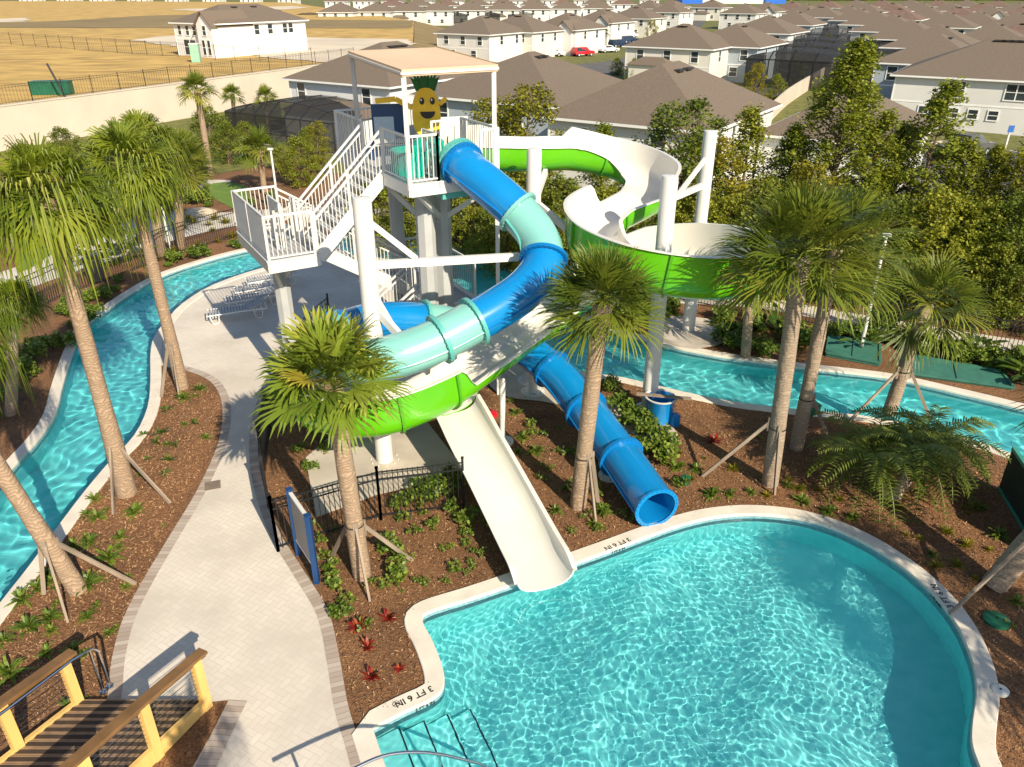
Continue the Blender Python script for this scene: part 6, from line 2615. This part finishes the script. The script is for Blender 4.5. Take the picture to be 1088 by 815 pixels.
# ------------------------------------------------------------------ vehicles
def make_car(name, label, paint, kind='suv'):
    t = thing(name, label, 'car', (0, 0, 0), 'parked cars')
    L, W_, H_ = 4.7, 1.85, 1.75 if kind != 'car' else 1.45
    if kind == 'pickup':
        prof = [(-2.6, .45), (-2.6, .95), (-.9, 1.0), (-.8, 1.75), (.6, 1.78), (1.15, 1.1), (2.5, 1.0), (2.65, .75), (2.65, .42)]
    elif kind == 'suv':
        prof = [(-2.3, .45), (-2.35, 1.0), (-2.15, 1.7), (.45, 1.74), (1.1, 1.1), (2.2, 1.0), (2.35, .75), (2.35, .42)]
    else:
        prof = [(-2.25, .42), (-2.3, .9), (-1.6, 1.0), (-1.0, 1.42), (.3, 1.45), (1.0, .98), (2.1, .85), (2.3, .65), (2.3, .38)]
    mb = MB()
    n = len(prof)
    for s_, k in ((-1, 1), (-1, 0), (1, 0), (1, 1)):
        for x, z_ in prof:
            inset = (.16 if z_ > 1.2 else .0) + (.03 if k else 0)
            mb.v.append((x, s_ * (W_ / 2 - inset), z_ - (0.0 if not k else 0)))
    for j in range(1, 2):
        for i in range(n):
            i2 = (i + 1) % n
            mb.f.append((n + i, n + i2, 2 * n + i2, 2 * n + i))
            mb.m.append(0)
    mb.f += [tuple(range(n, 2 * n))[::-1], tuple(range(2 * n, 3 * n))]
    mb.m += [0, 0]
    mb.build('body', paint, t)
    g = MB()
    top = 1.66 if kind != 'car' else 1.38
    x0, x1 = (-2.0, .75) if kind == 'suv' else ((-.75, .85) if kind == 'pickup' else (-1.3, .6))
    for s_ in (-1, 1):
        y0, y1 = s_ * (W_ / 2 + .006), s_ * (W_ / 2 - .145)
        g.add([(x0 + .05, y0, 1.04), (x1, y0, 1.04), (x1 - .45, y1, top), (x0 + .15, y1, top)], [(0, 1, 2, 3) if s_ < 0 else (3, 2, 1, 0)])
    g.add([(x1 + .38, -.7, 1.12), (x1 + .38, .7, 1.12), (x1 - .28, .66, top + .03), (x1 - .28, -.66, top + .03)], [(0, 1, 2, 3)])
    g.build('windows', GLASS, t)
    for x in (-1.45, 1.5):
        for s_ in (-1, 1):
            w2 = MB()
            c = Vector((x, s_ * (W_ / 2 - .1), .36))
            w2.tube([c - Vector((0, s_ * .12, 0)), c + Vector((0, s_ * .12, 0))], .36, 16)
            wo = w2.build('wheel', RUBBER, t)
            w3 = MB()
            w3.tube([c + Vector((0, s_ * .10, 0)), c + Vector((0, s_ * .126, 0))], .21, 12)
            w3.build('rim', GALV, wo)
    for s_ in (-1, 1):
        lg_ = MB()
        lg_.box((prof[-2][0] - .02, s_ * .66, .78), (.1, .35, .16))
        lg_.build('headlight', TRIM, t)
    return t


cars = [(make_car('red_car', 'red parked car in front of the gabled white houses', REDP), 619, 60, UA + 1.1), (make_car('white_car', 'white parked car just right of the red one', CARW, 'car'), 646, 56, UA + 1.1),
        (make_car('navy_car', 'dark blue parked car right of the white one', CARB, 'suv'), 657, 50.5, UA + 1.1), (make_car('white_van', 'pale parked car left of the red one under the low roof', CARW, 'car'), 588, 60, UA + .2),
        (make_car('grey_pickup', 'dark grey pickup on the parking bay half behind the trees', CARG, 'pickup'), 1024, 166, UA + R(60))]
for o, u, v, rz in cars:
    p = G(u, v, HZ)
    place(o, p + Vector((0, 0, .04)), rz)
for i, (u, v) in enumerate([(676, 40), (684, 34), (690, 28), (668, 46)]):
    o = copy_tree(cars[(1, 4, 2, 0)[i]][0] if i != 3 else cars[2][0])
    place(o, G(u, v, HZ) + Vector((0, 0, .04)), UA + 1.1, 1.0, '%s car %s up the street beyond the dark blue one' % (('small white', 'dark grey', 'dark blue', 'navy')[i], ORD[i]))

# street palms and shrubs by the distant houses
for i, (u, v) in enumerate([(642, 44), (652, 42), (660, 39), (668, 36), (638, 48)]):
    p = G(u, v, HZ)
    palm('little street palm by the parked cars, %s from the left' % ORD[i], p, p + Vector((0, 0, 3.0)), 'e', 1.7, .2, 'street palms by the parked cars', (), 'palm_trunk', 0, 1.1, i, i)
for i, (u, v, s, k) in enumerate([(690, 52, 1.2, 'yellow'), (672, 88, .9, 'hedge'), (655, 80, .7, 'hedge'), (800, 118, 1.0, 'yellow'), (824, 106, .8, 'hedge'), (842, 92, .8, 'yellow'), (855, 84, .8, 'hedge'), (866, 74, .8, 'hedge'), (876, 60, .9, 'yellow')]):
    p = G(u, v, HZ)
    grow(k, p, s, i, ('street bush %s, counted from the parked cars to the alley end' % ORD[i]), 'bushes by the distant houses')

# a few things left standing on the field
p = G(57, 100, ZF)
t = thing('utility_box', 'dark green utility box standing on the field by the wall railing', 'box', p)
mb = MB()
mb.box(p + Vector((0, 0, .55)), (3.4, 1.2, 1.1), .1)
mb.build('body', DGREEN, t)
mb = MB()
mb.box(p + Vector((0, 0, 1.13)), (3.5, 1.3, .08), .1)
mb.build('lid', DGREEN, t)
p = G(70, 104, ZF)
mb = MB()
mb.tube([p, p + Vector((-1.0, .1, 2.9))], .09, 8)
tag(mb.build('leaning_post', BLACK), 'dark leaning post beside the green utility box on the field', 'post')
p = G(209, 66, ZF)
t = thing('portable_toilet', 'pale green portable toilet by the railing near the unfinished house', 'portable toilet', p)
mb = MB()
mb.box(p + Vector((0, 0, 1.1)), (1.1, 1.1, 2.2), .2)
mb.build('cabin', pm('pale_green_plastic', (.25, .45, .32), .5, .1, 2), t)
mb = MB()
mb.box(p + Vector((0, 0, 2.27)), (1.2, 1.2, .14), .2)
mb.build('roof', pm('white_roof_plastic', (.6, .62, .6), .5, .1, 2), t)
# big white building with blue ends on the skyline
p0, p1 = G(728, 4, HZ), G(830, 4, HZ)
Dd = p0.y
t = thing('long_white_building', 'long white building with bright blue ends on the skyline', 'building', p0)
mb = MB()
mb.prism([(p0.x, Dd), (p1.x, Dd), (p1.x, Dd + 30), (p0.x, Dd + 30)], HZ, HZ + 9)
mb.build('wall', HW, t)
for xa, xb in ((p0.x - 3, p0.x + 14), (p1.x - 14, p1.x + 3)):
    mb = MB()
    mb.prism([(xa, Dd - 2), (xb, Dd - 2), (xb, Dd + 31), (xa, Dd + 31)], HZ, HZ + 10)
    mb.build('blue_end', pm('bright_blue_wall', (.01, .12, .55), .5, .05, .3), t)

# far woods
r = random.Random(11)
for nm, (ua, ub), D, n, hh in (('right', (780, 1300), 900, 420, 24), ('left', (-200, 760), 1100, 260, 13)):
    mb = MB()
    cs = []
    for i in range(n):
        u = ua + (ub - ua) * (i + r.random()) / n
        Dq = D + r.uniform(-30, 60)
        p = ux(u, Dq, 0)
        cs.append((Vector((p.x, p.y, HZ + r.uniform(1, hh * r.uniform(.5, 1)))), r.uniform(.7, 1.3)))
    leaf_cloud(mb, cs, 26, 7, 5.0, r)
    tag(mb.build('distant_woods', L_DARK), 'dark band of distant woods on the skyline', 'woods', None, 'stuff')
